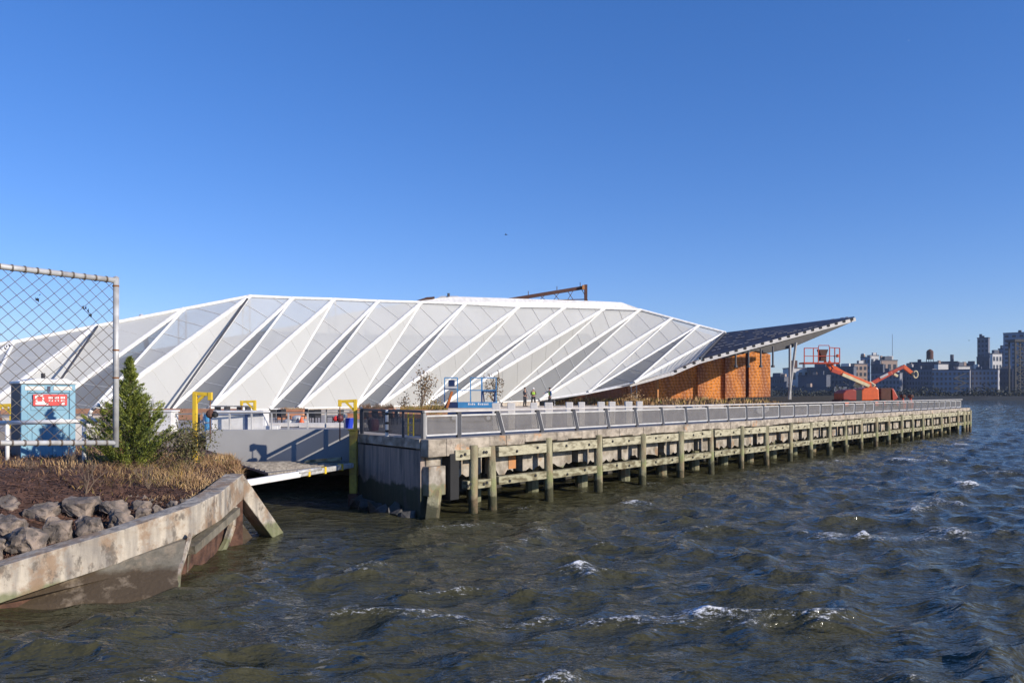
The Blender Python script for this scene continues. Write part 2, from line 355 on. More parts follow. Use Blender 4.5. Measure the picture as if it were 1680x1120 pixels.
# ================= pier =================
T_END = 67.0; ZD = 2.2
cp = pier(-1.78, .35); wp = V((-4.92, 25.4, 0)); w2 = V((-5.48, 28.5, 0)); w3 = V((-10.8, 27.5, 0))
e0 = pier(T_END, .35); e1 = pier(T_END, 34)
pr = root('pier', (cp.x, cp.y, 0), 'long concrete pier on timber piles running out over the river', 'pier')
deck = [cp, e0, e1, pier(-1.78, 34), V((-5.48, 36, 0)), w2, wp]
MB().prism([V((p.x, p.y, 1.95)) for p in deck], (0, 0, .25)).build('deck', 'deck', pr)
# weathered concrete edge cap, broken lower edge
cap = MB(); t = -1.78
while t < T_END:
    dt = min(random.uniform(.5, 1.1), T_END-t); lo = 1.97-random.uniform(0, .07) if t > .2 else 1.72
    cap.ubox(t, t+dt+.002, .02-random.uniform(0, .03), .348, lo, 2.215+random.uniform(-.004, .012)); t += dt
cap.build('edge_cap', 'deck_edge', pr, bevel=.025)
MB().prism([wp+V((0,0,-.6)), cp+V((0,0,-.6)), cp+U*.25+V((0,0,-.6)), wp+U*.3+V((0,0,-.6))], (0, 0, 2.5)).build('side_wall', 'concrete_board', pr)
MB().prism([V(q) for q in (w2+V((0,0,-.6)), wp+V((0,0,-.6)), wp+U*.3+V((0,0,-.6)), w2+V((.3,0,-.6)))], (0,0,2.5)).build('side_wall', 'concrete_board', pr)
# curb strip of the side wall
MB().prism([wp-U*.04+V((0,0,1.96)), cp-U*.04+V((0,0,1.96)), cp+U*.3+V((0,0,1.96)), wp+U*.3+V((0,0,1.96))], (0,0,.262)).build('edge_cap', 'deck_edge', pr)
# corner pier block with stepped lower part and raking strut
cb = MB(); cb.ubox(-1.70, -1.05, .08, .5, .62, 1.45); cb.ubox(-1.60, -.75, .30, .75, 1.40, 1.96); cb.build('corner_block', 'pier_block', pr, bevel=.02)
MB().bar(pier(-1.35, .2, .75), pier(-1.95, -.25, -.35), .34, .36).build('raking_strut', 'timber_pile', pr, bevel=.02)
# outer timber piles
pts = [0, .92]+[3.6+2.9*k for k in range(22)]
for i, t in enumerate(pts+[64.0, 65.4, 66.7]):
    j = random.uniform(-.06, .06); r = random.uniform(.125, .16); q = pier(t+j, 0)
    m = MB(); m.tube((q.x, q.y, -.8), (q.x+random.uniform(-.07,.07), q.y+random.uniform(-.04,.04), 1.98+random.uniform(-.07, .08)), r*1.08, 14, r*.95)
    m.build('fender_pile', 'timber_pile', pr, smooth=True)
def run(z0, z1, p0, p1, name, m, ts, gap=.0):
    for a, b in zip(ts[:-1], ts[1:]):
        if b-a < .4: continue
        j = random.uniform(-.025, .025)
        o = MB().ubox(a+.17, b-.17, p0, p1, z0+j, z1+j).build(name, m, pr, bevel=.015)
        n = 2
        for k in range(n):
            tt = lerp(a+.35, b-.35, (k+.5)/n+random.uniform(-.1, .1)); zz = (z0+z1)/2+random.uniform(-.04,.04)
            q = pier(tt, p0-.012, zz+j); MB().tube(q-N*.02, q+N*.03, .045, 8).build('bolt', 'bolt', o)
ts = [-.95]+pts+[T_END]
run(1.60, 1.90, -.05, .22, 'upper_wale', 'timber', ts)
run(.70, .95, -.05, .2, 'lower_wale', 'timber_low', [-.45]+pts+[T_END])
# concrete blocks behind the wales, ragged lower edges
k = 0; t = -.3
while t < T_END-1:
    wdt = random.uniform(.95, 1.25); zt = 1.64
    n = 7; poly = [pier(t, .5, zt), pier(t+wdt, .5, zt)]
    for i in range(n+1): poly.append(pier(lerp(t+wdt, t, i/n), .5, random.uniform(.93, 1.12) if t < 30 else random.uniform(.9,1.05)))
    MB().prism(poly, N*.35).build('concrete_block', 'pier_block', pr)
    t += wdt+random.uniform(.28, .55)
tb = MB(); tb.ubox(-1.0, T_END, .5, .8, 1.70, 1.95); tb.build('cross_beam', 'pier_block', pr)
# inner piles
for i in range(22):
    t = 1.6+2.95*i; q = pier(t, 1.5)
    MB().tube((q.x, q.y, -.8), (q.x, q.y, 1.9), .24, 10).build('inner_pile', 'pier_block', pr)
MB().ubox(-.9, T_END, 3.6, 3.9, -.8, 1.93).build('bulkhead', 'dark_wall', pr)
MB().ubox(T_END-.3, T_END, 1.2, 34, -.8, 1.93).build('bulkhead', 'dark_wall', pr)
# rust streaks (patches of orange stain, real stains on cap)
mat('stain', (.55,.22,.06), .9, col2=(.4,.2,.09))
MB().ubox(2.15, 2.5, .485, .5, 1.1, 1.62).build('rust_stain', 'stain', pr)
# bumper post at corner
MB().ubox(-.98, -.62, -.04, .42, .45, 1.78).build('corner_fender', 'black_rubber', pr, bevel=.02)
# stones at the foot of the side wall
for i in range(9):
    q = lerp(wp, cp, .1+.1*i)-U*random.uniform(.15, .45)
    bm = bmesh.new(); 
    for k in range(22): bm.verts.new(V(q)+V((random.gauss(0,.13), random.gauss(0,.12), .08+random.gauss(0,.12))))
    bmesh.ops.convex_hull(bm, input=bm.verts)
    loose = [v for v in bm.verts if not v.link_faces]; bmesh.ops.delete(bm, geom=loose, context='VERTS')
    mb = MB(); mb.add([v.co.copy() for v in bm.verts], [tuple(v.index for v in f.verts) for f in (bm.verts.index_update() or bm.faces)]); bm.free()
    mb.build('rock', 'stone_wet', label='dark wet stone at the foot of the shaded pier side wall', cat='rock', group='wet stones under the pier side wall')

# ---- plaza land behind the inlet ----
plz = [V((-5.48, 34, 0)), V((-5.48, 36, 0)), pier(-1.78, 34), e1+N*20, V((-120, 140, 0)), V((-120, 27.45, 0)), V((-10.9, 27.45, 0)), V((-10.9, 34, 0))]
MB().prism([V((p.x, p.y, -1)) for p in plz], (0, 0, 3.19)).build('plaza', 'deck', kind='structure')

MB().prism([V((-5.5, 28.5, 1.95)), V((-5.5, 34, 1.95)), V((-10.9, 34, 1.95)), V((-10.9, 27.5, 1.95))], (0,0,.238)).build('walkway', 'deck', kind='structure')
# ---- railing along the river ----
RP = .6
rl = root('railing', pier(-1.6, RP, ZD), 'grey mesh railing with dark leaning posts along the river edge of the pier', 'railing')
def lean(t): return max(-.30, min(.30, (t-27)*.0125))*(1 if t < 56 else max(0, 1-(t-56)/2)) if t > 1 else 0
posts = [-1.42]+[2.0*k for k in range(34)]
ZT = 3.02
MB().ubox(-1.5, 66.3, RP-.09, RP+.09, ZT-.06, ZT).build('top_rail', 'rail_cap', rl, bevel=.01)
for i, t in enumerate(posts):
    lx = lean(t); a = pier(t-lx*-.0, RP, ZD+.0); b = pier(t+lx, RP+.0, ZT-.06)
    if i == 0: MB().bar(a, b, .09, .12).build('end_post', 'rail_light', rl)
    else: MB().bar(a, b, .075, .16, up=U).build('post', 'rail_post', rl)
for t, t2 in zip(posts[:-1], posts[1:]):
    l1, l2 = lean(t), lean(t2); z0, z1 = ZD+.10, ZT-.16
    def P(s, z, d=0):
        f = (z-ZD)/(ZT-ZD); return pier(lerp(t+l1*f+.09, t2+l2*f-.09, s), RP+d, z)
    fr = MB(); c = [P(0, z0), P(1, z0), P(1, z1), P(0, z1)]
    for a, b in zip(c, c[1:]+c[:1]): fr.bar(a, b, .045, .05)
    fo = fr.build('panel_frame', 'rail_light', rl)
    MB().prism(c, N*.006).build('mesh_infill', 'rail_mesh', fo)
# dark railing on the side wall
sr = root('railing', (wp.x, wp.y, ZD), 'dark railing on the shaded side wall of the pier, left of the corner', 'railing')
def W(f, z, o=.12): q = lerp(cp, wp, f)+U*o; return V((q.x, q.y, z))
MB().bar(W(0, 3.0), W(1, 3.0), .07).build('top_rail', 'rail_post', sr)
for f in (.02, .30, .56, .98): MB().bar(W(f, ZD), W(f, 3.0), .07).build('post', 'rail_post', sr)
for a, b in ((.02, .30), (.30, .56), (.56, .98)):
    c = [W(a+.02, 2.3), W(b-.02, 2.3), W(b-.02, 2.92), W(a+.02, 2.92)]
    MB().prism(c, U*.006).build('mesh_infill', 'rail_dark_mesh', sr)
ir = root('railing', (w2.x, w2.y, ZD), 'dark railing running inland from the yellow pile along the inlet edge', 'railing')
def W2(f, z): q = lerp(wp, w2+V((0,-.3,0)), f)+V((.1,0,0)); return V((q.x, q.y, z))
MB().bar(W2(0, 3.0), W2(1, 3.0), .09).build('top_rail', 'rail_post', ir)
for f in (0, .33, .66, 1): MB().bar(W2(f, ZD), W2(f, 3.0), .08).build('post', 'rail_post', ir)
for f in (0, .33, .66): MB().prism([W2(f+.02, 2.3), W2(f+.31, 2.3), W2(f+.31, 2.88), W2(f+.02, 2.88)], (.006, 0, 0)).build('mesh_infill', 'rail_dark_mesh', ir)
bp = root('banded_post', W(.53, ZD, .05), 'white post with black bands fixed to the dark railing near the pier corner', 'post')
MB().tube(W(.53, ZD, .05), W(.53, 3.02, .05), .05, 12).build('shaft', 'white_paint', bp)
for z in (2.38, 2.62, 2.9): MB().tube(W(.53, z-.035, .05), W(.53, z+.035, .05), .054, 12).build('band', 'black', bp)
# yellow ladder frame by the corner
yl = root('ladder', W(.12, ZD, .02), 'yellow ladder hooked over the rail just left of the pier corner', 'ladder')
for f in (.09, .17): MB().path([W(f, 2.3, -.02), W(f, 2.95, -.02)], .022, 8).build('stile', 'yellow', yl)
for z in (2.4, 2.62, 2.84): MB().tube(W(.09, z, -.02), W(.17, z, -.02), .016, 6).build('rung', 'yellow', yl)

# ================= inlet: grey fascia, gangway, boom =================
fa = at(588, 704, 28.3); fb = at(338, 704, 27.3)
gp = MB(); gp.prism([V((fa.x, fa.y-.05, .95)), V((fb.x, fb.y-.05, .95)), V((fb.x, fb.y-.05, 2.26)), V((fa.x, fa.y-.05, 2.26))], (0, .2, 0))
gp.build('inlet_fascia', 'panel_grey', bevel=.02, label='long grey fascia panel closing the back of the inlet, half in shadow', cat='wall')
gr = root('gangway', at(480, 765, 23.5), 'grey plank gangway lying low across the inlet mouth', 'gangway')
g0, g1, g2, g3 = at(385, 757, 25.5), at(578, 757, 26.0), at(577, 765, 25.1), at(440, 782, 22.2)
for q in (g0, g1, g2, g3): q.z = 1.22
MB().prism([g0, g1, g2, g3], (0, 0, .07)).build('deck_board', 'plank', gr)
for i in range(7):
    a = lerp(g0, g3, i/7+.05); b = lerp(g1, g2, i/7+.05); MB().bar(a+V((0,0,.09)), b+V((0,0,.09)), .05, .04).build('plank', 'plank', gr)
bo = root('boom_beam', at(410, 790, 20.6), 'long white beam with yellow bands spanning the inlet in front of the gangway', 'beam')
p0, p1 = at(404, 792, 20.4), at(578, 763, 24.9)
MB().bar(p0, lerp(p0, p1, .45), .12, .17).build('beam', 'white_paint', bo, bevel=.02)
MB().bar(lerp(p0, p1, .45), p1, .12, .15).build('beam', 'galv', bo, bevel=.02)  # right half grey: the shade on it is put into the material
MB().tube(lerp(p0, p1, .44)+V((0,-.06,.06)), lerp(p0, p1, .66)+V((0,-.06,.06)), .06, 10).build('pipe', 'galv', bo, smooth=True)
for f in (.52, .68, .86): MB().bar(lerp(p0, p1, f), lerp(p0, p1, f+.018), .15, .2).build('band', 'yellow', bo)
# debris of timber on gangway
db = MB(); db.bar(at(455, 767, 24.6), at(520, 760, 24.8), .25, .08); db.bar(at(500, 757, 25.2), at(560, 752, 25.2), .2, .1)
db.build('plank_stack', 'timber_low', label='weathered boards lying on the gangway beside the yellow post', cat='planks')

def davit(loc, h0, h, arm, dirx, m='yellow', hook=True, load='dark', label='', r=.07):
    x, y, z = loc; o = root('davit', loc, label, 'davit', 'yellow hoist davits by the inlet and plaza')
    MB().bar((x, y, z), (x, y, z+h), r*2, r*2).build('mast', m, o, bevel=.01)
    e = V((x+dirx*arm, y, z+h-.03)); MB().bar((x-dirx*r, y, z+h), e, r*1.5, r*1.7).build('arm', m, o, bevel=.01)
    MB().bar((x, y, z+h-.35*arm*2), (x+dirx*arm*.6, y, z+h-.05), r*1.2, r*1.2).build('brace', m, o)
    MB().bar(e+V((0,0,.06)), e-V((0,0,.16)), r*1.9, r*1.9).build('arm_head', m, o, bevel=.01)
    c = e-V((0,0,.16)); MB().tube(c, c-V((0,0,.28)), .015, 6).build('chain', 'rusty_band', o)
    b = MB(); b.lathe(c-V((.0,0,.5)), [(.03,0), (.10,.04), (.12,.12), (.09,.2), (.03,.24)], 10); b.build('hoist_block', 'rust_dark' if load == 'dark' else 'maroon', o)
    b = MB(); b.lathe(c-V((.13*dirx*-1,0,.48)), [(.03,0), (.09,.03), (.1,.1), (.03,.18)], 10); b.build('hoist_drum', 'black' if load == 'dark' else 'sign_red', o)
    MB().tube(c-V((0,0,.45)), c-V((0,0,1.1)), .02, 6).build('chain', 'rust_dark', o)
    return o
q = at(320, 757, 22.0); davit((q.x, q.y, 1.6), 0, at(0, 645, 22.0).z-1.6, .42, 1, r=.058, label='bright yellow davit with dark chain hoist rising from the bush at left of the inlet')
q = at(583, 700, 25.6); d = davit((q.x, q.y, 2.2), 0, at(0, 657, 25.6).z-2.2, .5, -1, load='red', label='yellow davit with red hoist above the thick yellow pile at the pier corner', r=.055)
q = at(418, 690, 36); davit((q.x, q.y, 2.2), 0, at(0, 658, 36).z-2.2, .6, -1, load='red', label='small far yellow davit with red hoist behind the white job box', r=.06)
q = at(20, 690, 30); davit((q.x, q.y, 2.2), 0, at(0, 664, 30).z-2.2, .5, -1, label='yellow davit seen through the chain-link fence left of the portable toilet', r=.07)
yp = root('mooring_pile', (at(580, 0, 25.1).x, 25.1, -.5), 'thick faded yellow steel pile standing against the pier side wall', 'pile')
x = at(580, 0, 25.1).x; MB().box((x, 25.1, 1.35), (.24, .24, 2.0)).build('shaft', 'yellow_old', yp, bevel=.03)
MB().box((x, 25.1, 2.37), (.3, .3, .04)).build('cap', 'yellow_old', yp); MB().box((x, 25.1, -.1), (.28, .28, .9)).build('sleeve', 'rust_dark', yp)
bk = MB().lathe((at(561, 0, 27.5).x, 28.7, 2.26), [(.13,0), (.17,.33), (.185,.34), (.185,.37)], 16)
bk.build('bucket', 'blue_bucket', label='bright blue bucket on the plaza edge beside the yellow davit', cat='bucket')
MB().lathe((at(613, 0, 28).x, 28.0, 2.2), [(.16,0), (.2,.15), (.2,.3), (.15,.42)], 14).build('drum', 'maroon', label='dark red drum standing behind the dark side railing', cat='drum')

# ---- white job box, thin railing in front of it ----
jx0, jx1, jy = at(343, 0, 28.3).x, at(432, 0, 28.3).x, 28.3
jb = root('job_box', ((jx0+jx1)/2, jy, 2.2), 'long white equipment box with edge shadows coloured blue into its frame at the plaza edge', 'box')
MB().box(((jx0+jx1)/2, jy+.35, 2.53), (jx1-jx0, .7, .6)).build('body', 'white_paint', jb, bevel=.01)
MB().box(((jx0+jx1)/2, jy+.32, 2.865), (jx1-jx0+.06, .8, .07)).build('lid', 'white_paint', jb, bevel=.01)
mat('box_shadow_frame', (.22,.27,.40), .5)  # blue shadow along the box edges put into the frame colour
for f in (.02, .68): MB().box((lerp(jx0, jx1, f)+.03, jy-.02, 2.52), (.09, .06, .6)).build('stile', 'box_shadow_frame', jb)
MB().box(((jx0+jx1)/2, jy-.02, 2.79), (jx1-jx0, .05, .07)).build('trim', 'box_shadow_frame', jb)
MB().box((jx1+.25, jy+.2, 2.3), (.5, .4, .12)).build('crate', 'white_paint', label='small white slab beside the right end of the white equipment box', cat='slab')
wb = MB(); q = at(270, 0, 27.9); wb.box((q.x, q.y, 2.52), (.72, .6, .68)); wb.box((q.x, q.y, 2.9), (.8, .68, .06)); wb.build('white_crate', 'white_paint', bevel=.01, label='white crate with a lid between the conifer and the bush', cat='crate')
for i, (dy, dz) in enumerate([(0, 0), (.0, .32)]):
    MB().lathe((at(338, 0, 27.6).x, 27.7, 2.2+dz), [(.09,0), (.12,.27), (.13,.28)], 12).build('bucket', 'blue_lift', label=('lower' if i == 0 else 'upper')+' of two small blue pails stacked left of the white equipment box', cat='pail')
fr = root('railing', at(450, 703, 28.0), 'thin grey pipe railing along the back of the inlet', 'railing')
y0 = 27.95; xa, xb = at(332, 0, y0).x, at(590, 0, y0).x
MB().bar((xa, y0, 2.83), (xb, y0+.6, 2.83), .045).build('top_rail', 'steel_grey', fr)
for px in (334, 375, 410, 442, 469, 500, 529, 560): 
    X = at(px, 0, y0).x; yy = y0+.6*(X-xa)/(xb-xa); MB().bar((X, yy, 2.2), (X, yy, 2.82), .05).build('post', 'rail_light', fr)
fr2 = root('railing', at(200, 703, 28.0), 'thin grey pipe railing behind the conifer and the bush', 'railing')
xa, xb = at(0, 0, y0).x, at(330, 0, y0).x
MB().bar((xa, y0, 2.76), (xb, y0, 2.8), .05).build('top_rail', 'steel_grey', fr2)
MB().bar((xa, y0, 2.5), (xb, y0, 2.5), .03).build('mid_rail', 'steel_grey', fr2)
for px in (20, 90, 150, 210, 284, 326):
    X = at(px, 0, y0).x; MB().bar((X, y0, 2.19), (X, y0, 2.78), .06).build('post', 'rail_post', fr2)

# ================= the hall =================
BO = V((-20.25, 47, 0))
def base_Y(px):
    if px > 885:
        a, b = V((2.5, 72.3, 0)), V((32.9, 78, 0)); k = (px-CX)/F; d = b-a; s = (k*a.y-a.x)/(d.x-k*d.y); return a.y+d.y*s
    k = (px-CX)/F; t = (k*BO.y-BO.x)/(U.x-k*U.y); return BO.y+U.y*t
def top_Y(px): return iY(px, [(-150, 43.5), (160, 49.5), (410, 56), (1050, 79), (1189, 80)])
tops = {-5: (-230, 598), -4: (-100, 580), -3: (25, 561), -2: (160, 535), -1: (303, 507), 0: (411, 486), 1: (481, 489), 2: (549, 491), 3: (621, 494), 4: (692, 496), 5: (764, 498.5),
        6: (852, 503), 7: (927, 504), 8: (992, 506), 9: (1050, 508), 10: (1102, 522), 11: (1146, 534), 12: (1189, 545)}
bases = {-5: (-215, 682), -4: (-130, 680), -3: (-35, 678), -2: (67, 677), -1: (150, 675), 0: (280, 674), 1: (345, 670), 2: (443, 671), 3: (490, 669), 4: (583, 667), 5: (622, 666),
         6: (697, 664), 7: (728, 663), 8: (820, 659), 9: (885, 656), 10: (965, 643), 11: (1040, 627)}
TP = {k: at(p[0], p[1], top_Y(p[0])) for k, p in tops.items()}
BP = {}
for k, p in bases.items(): BP[k] = at(p[0], p[1], base_Y(p[0])+(.9 if k % 2 == 0 else -.7))
hall = root('event_hall', (0, 75, 2.2), 'long low hall wrapped in folded white mesh facets with a dark cantilevered roof', 'building')
def facet(tri, kind):
    """one folded panel; its woven-in seam tubes run square to the struts"""
    n = (tri[1]-tri[0]).cross(tri[2]-tri[0]).normalized()
    mb = MB().prism(tri, n*.05); mb.split = len(mb.f); mb.m2 = 'seam_dark' if kind == 'g' else ('seam_faint' if kind == 'w' else 'rail_light')
    rt = .03 if kind != 'w' else .014; off = n*(.05+rt*.2 if n.y < 0 else -rt*.2)
    edges = [tri[i]-tri[(i+1) % 3] for i in range(3)]; el = sorted(edges, key=lambda e: -e.length)[:2]
    a, b = [e.normalized()*(1 if e.z > 0 else -1) for e in el]; st = (a+b).normalized(); lo = min(q.dot(st) for q in tri); hi = max(q.dot(st) for q in tri)
    k = lo+1.1
    while k < hi-.3:
        pts = []
        for i in range(3):
            p, q = tri[i], tri[(i+1) % 3]; dp, dq = p.dot(st)-k, q.dot(st)-k
            if dp*dq < 0: pts.append(lerp(p, q, dp/(dp-dq)))
        if len(pts) == 2 and (pts[0]-pts[1]).length > .25: mb.tube(pts[0]+off, pts[1]+off, rt, 5)
        k += 1.9
    mb.build('facade_panel', {'w': 'screen_white', 'm': 'screen_mesh', 'g': 'screen_shaded'}[kind], hall)
mat('seam_faint', (.56,.56,.54), .7); mat('seam_dark', (.40,.41,.42), .6)
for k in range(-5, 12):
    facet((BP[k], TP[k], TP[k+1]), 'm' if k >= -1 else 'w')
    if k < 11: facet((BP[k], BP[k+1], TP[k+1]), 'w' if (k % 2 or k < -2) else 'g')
for k in range(-5, 12):
    dy = V((0, -.12, 0))
    MB().tube(BP[k]+dy, TP[k]+dy, .085 if k % 2 else .075, 8).build('strut', 'white_steel', hall)
    MB().tube(BP[k]+dy, TP[k+1]+dy, .15, 8).build('strut', 'white_steel', hall)
    MB().tube(TP[k]+dy, TP[k+1]+dy, .11, 8).build('ridge_tube', 'white_steel', hall)
    if k < 11: MB().tube(BP[k]+V((0,0,-.02)), BP[k+1]+V((0,0,-.02)), .07, 8).build('base_tube', 'white_steel', hall)
# dark tubes that paint the shadow gaps beside the left struts
for (a, b) in (((100, 622), (160, 535)), ((277, 675), (406, 490))):
    Y = base_Y(a[0])-.5; MB().tube(at(a[0], a[1], Y), at(b[0], b[1], top_Y(b[0])-.5), .07, 6).build('shadow_gap', 'rail_post', hall)
# cranked leaning mast at left
q = [at(232, 518, 51.6), at(243, 580, 49.5), at(244, 608, 48.5), at(256, 677, 46.2)]
MB().path(q, .16, 10).build('leaning_mast', 'rail_light', hall)
# last pale facet, to the eave
e_pts = [(885,657), (960,646), (1033,631), (1100,612), (1146,592), (1200,577), (1300,550), (1403,522)]
EV = [at(p[0], p[1], base_Y(p[0])-.1) for p in e_pts]
R0 = TP[12]; tip = at(1401, 519, 79.5); tipb = EV[-1]
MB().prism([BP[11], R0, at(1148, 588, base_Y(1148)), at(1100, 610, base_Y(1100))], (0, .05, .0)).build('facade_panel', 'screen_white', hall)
for i in range(9):
    a = lerp(BP[11], R0, .1+.095*i); b = lerp(at(1060, 622, base_Y(1060)), at(1146, 589, base_Y(1146)), .1+.095*i)
    MB().tube(a+V((0,-.1,0)), b+V((0,-.1,0)), .02, 5).build('rib', 'rail_light', hall)
MB().tube(R0+V((0,-.12,0)), at(1148, 588, base_Y(1148)-.15), .12, 8).build('edge_beam', 'rail_post', hall)
# dark cantilevered roof
mat('panel_glint', (.12,.125,.16), .4)
pan = MB().prism([R0+V((.15,0,0)), at(1152, 587, base_Y(1152)), EV[5]+V((0,.1,.1)), EV[6]+V((0,.1,.1)), tipb+V((0,.1,.1)), tip], (0, .12, -.16)); pan.split = len(pan.f); pan.m2 = 'panel_glint'
for i in range(1, 7):
    f = i/7.5; a = lerp(R0, at(1152, 587, base_Y(1152)), f); b = lerp(tip, tipb, f)
    for s in np.linspace(.03, .93, 26):
        if random.random() < .35: continue
        p = lerp(a, b, s); q2 = lerp(a, b, s+.02+random.random()*.015); pan.bar(p+V((0,-.06,.06)), q2+V((0,-.06,.06)), .05, .05)
pan.build('dark_roof', 'roof_dark', hall)
ev = MB()
for a, b in zip(EV[3:-1], EV[4:]): ev.bar(a+V((0,0,-.10)), b+V((0,0,-.10)), .2, .34)
ev.bar(EV[2]+V((0,0,-.06)), EV[3]+V((0,0,-.10)), .16, .26)
ev.split = len(ev.f); ev.m2 = 'bolt'; vs = ev
tot = [ (EV[3], EV[4]), (EV[4], EV[5]), (EV[5], EV[6]), (EV[6], EV[7]) ]
for a, b in tot:
    n = max(2, int((b-a).length/.86))
    for i in range(n):
        p = lerp(a, b, (i+.5)/n); vs.bar(p+V((-.14,-.13,-.02)), p+V((.14,-.13,-.0)), .06, .2)
ev.build('eave_trim', 'eave', hall)
MB().path([EV[0], EV[1], EV[2], EV[3]], .08, 8).build('eave_tube', 'white_steel', hall)
# soffit girder receding under the roof
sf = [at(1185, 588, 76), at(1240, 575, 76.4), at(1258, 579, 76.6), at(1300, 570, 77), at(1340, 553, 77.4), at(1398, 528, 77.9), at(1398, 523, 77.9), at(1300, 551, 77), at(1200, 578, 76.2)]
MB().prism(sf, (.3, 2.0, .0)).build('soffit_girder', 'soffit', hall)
# canopy columns and hanging pipes
for (a, b) in (((1296, 655), (1296, 566)), ((1294, 655), (1306, 562))):
    MB().tube(at(a[0], a[1], 76.5), at(b[0], b[1], 76.8), .13, 10).build('column', 'steel_grey', hall)
for px, yt in ((1207, 580), (1228, 575), (1248, 572), (1268, 568)):
    o = MB().tube(at(px, yt, 76), at(px, 600, 76), .09, 8).build('hanging_pipe', 'rail_post', hall)
    MB().tube(at(px, 599, 76), at(px, 602.5, 76), .17, 10).build('pipe_foot', 'rail_post', o)
# rusty screen wall with vertical folds
pxs = [880, 905, 940, 985, 1030, 1077, 1079, 1110, 1145, 1182, 1190, 1223, 1229, 1264]
ytops = [664, 652, 650, 637, 627, 618, 618, 605, 592, 586, 584, 576, 575, 583]
prev = None
wr = MB()
for i in range(len(pxs)-1):
    d = .35 if i % 2 else 0
    a, b = pxs[i], pxs[i+1]; ya = lerp(81, 84.5, (a-880)/385)+d; yb = lerp(81, 84.5, (b-880)/385)+d
    p, q = at(a, ytops[i]-2, ya), at(b, ytops[i+1]-2, yb)
    mname = 'rust_dark' if b-a < 8 else 'rust_screen'
    MB().prism([V((p.x, p.y, 2.2)), V((q.x, q.y, 2.2)), q, p], (0, .25, 0)).build('rusty_screen', mname, hall)
q = at(1264, 583, 84.9); MB().prism([V((q.x, q.y, 2.2)), V((q.x, q.y, q.z)), V((q.x-2, q.y+9, q.z)), V((q.x-2, q.y+9, 2.2))], (-.3, 0, 0)).build('rusty_screen', 'rust_screen', hall)
# vertical flashings
for px in (1078,):
    MB().tube(at(px, 657, 80.8), at(px, 621, 80.8), .18, 6).build('red_flashing', 'stain', hall)
# inner solid volume seen through the mesh
def innY(px): return iY(px, [(150, 51.5), (420, 62), (760, 74), (1060, 86), (1176, 87)])
inn = [(150, 676), (150, 640), (232, 576), (330, 560), (420, 546), (500, 531), (560, 515), (640, 502), (700, 491.5), (760, 489), (990, 496), (1040, 504), (1060, 514), (1130, 538), (1176, 552), (1140, 588), (1040, 628), (885, 664)]
ip = [at(a, b, innY(a)) for a, b in inn]
MB().prism(ip, (-10, 16, 0)).build('inner_wall', 'hall_wall', hall)
# pale roof slab behind the ridge
rp = [(694, 495), (715, 489.5), (752, 486.5), (992, 494.5), (1020, 496), (1062, 511), (1046, 509)]
MB().prism([at(a, b, innY(a)-.6) for a, b in rp], (-1.0, 8, 0)).build('roof_slab', 'roof_metal', hall)
MB().prism([at(a, b, 74) for a, b in [(757, 500), (1045, 509), (1040, 524), (757, 519)]], (0, .3, 0)) if False else None
pf = at(757, 500, 73.2)
ru = MB(); ru.prism([at(712, 492, 74), at(724, 485.5, 74), at(752, 485.5, 74), at(752, 492, 74)], (-1, 3, 0)); ru.build('roof_cowl', 'roof_metal', hall)
ru = MB(); ru.prism([at(683, 493, 73.6), at(700, 487.5, 73.6), at(713, 486.5, 73.6), at(713, 493, 73.6)], (-1, 3, 0)); ru.build('roof_hatch', 'rust_dark', hall)
MB().tube(at(736, 486, 74), at(736, 481, 74), .12, 8).build('roof_vent', 'rail_post', hall)
# lattice columns standing inside the screen
for px, yt in ((299, 508), (404, 488), (545, 492), (675, 497), (752, 501), (905, 505), (1040, 509)):
    Y = top_Y(px)+1.6; s = MB(); b = at(px, 674, Y); tpt = at(px, yt+3, Y)
    for dx in (-.28, .28): s.tube((b.x+dx, Y, 2.3), (tpt.x+dx*.9, Y, tpt.z), .05, 6)
    z = 2.4; sgn = 1
    while z < tpt.z-.6: s.tube((b.x-.28*sgn, Y, z), (b.x+.28*sgn, Y, z+.6), .028, 5); z += .6; sgn = -sgn
    s.build('lattice_column', 'rail_light', hall)
# plinth of the hall
for k in range(-5, 9):
    a, b = BP[k], BP[k+1]; a = V((a.x, a.y, 2.19)); b = V((b.x, b.y, 2.19))
    MB().prism([a, b, V((b.x, b.y, BP[k+1].z-.04)), V((a.x, a.y, BP[k].z-.04))], (0, .3, 0)).build('plinth', 'brick' if k < 3 else 'concrete', hall)

# rusty gantry rising behind the roof
gy = 105
ga = root('gantry', (at(960, 0, gy).x, gy, 2.2), 'rusty steel lattice gantry boom rising behind the hall roof', 'gantry')
a, b = at(835, 492, gy), at(962, 471, gy)
MB().bar(a, b, .3, .45).build('boom', 'rust_dark', ga)
MB().bar(at(856, 494, gy), at(958, 491, gy), .12, .12).build('lower_chord', 'rust_dark', ga)
lt = MB()
for i in range(8):
    f = .3+.09*i; p = lerp(a, b, f); lt.bar(p, V((p.x+(.9 if i % 2 else -.9), gy, at(0, 493, gy).z)), .07)
lt.build('lattice', 'rust_dark', ga)
MB().bar(V((at(961, 0, gy).x, gy, 2.2)), at(961, 467, gy), .4, .4).build('end_post', 'rust_dark', ga)
MB().bar(at(957, 468, gy-.3), at(957, 475, gy-.3), .55, .3).build('end_plate', 'stain', ga)
for f in (.25, .62, .92): p = lerp(a, b, f); MB().tube(p, p+V((0,0,.75)), .05, 6).build('lamp_post', 'rust_dark', ga)

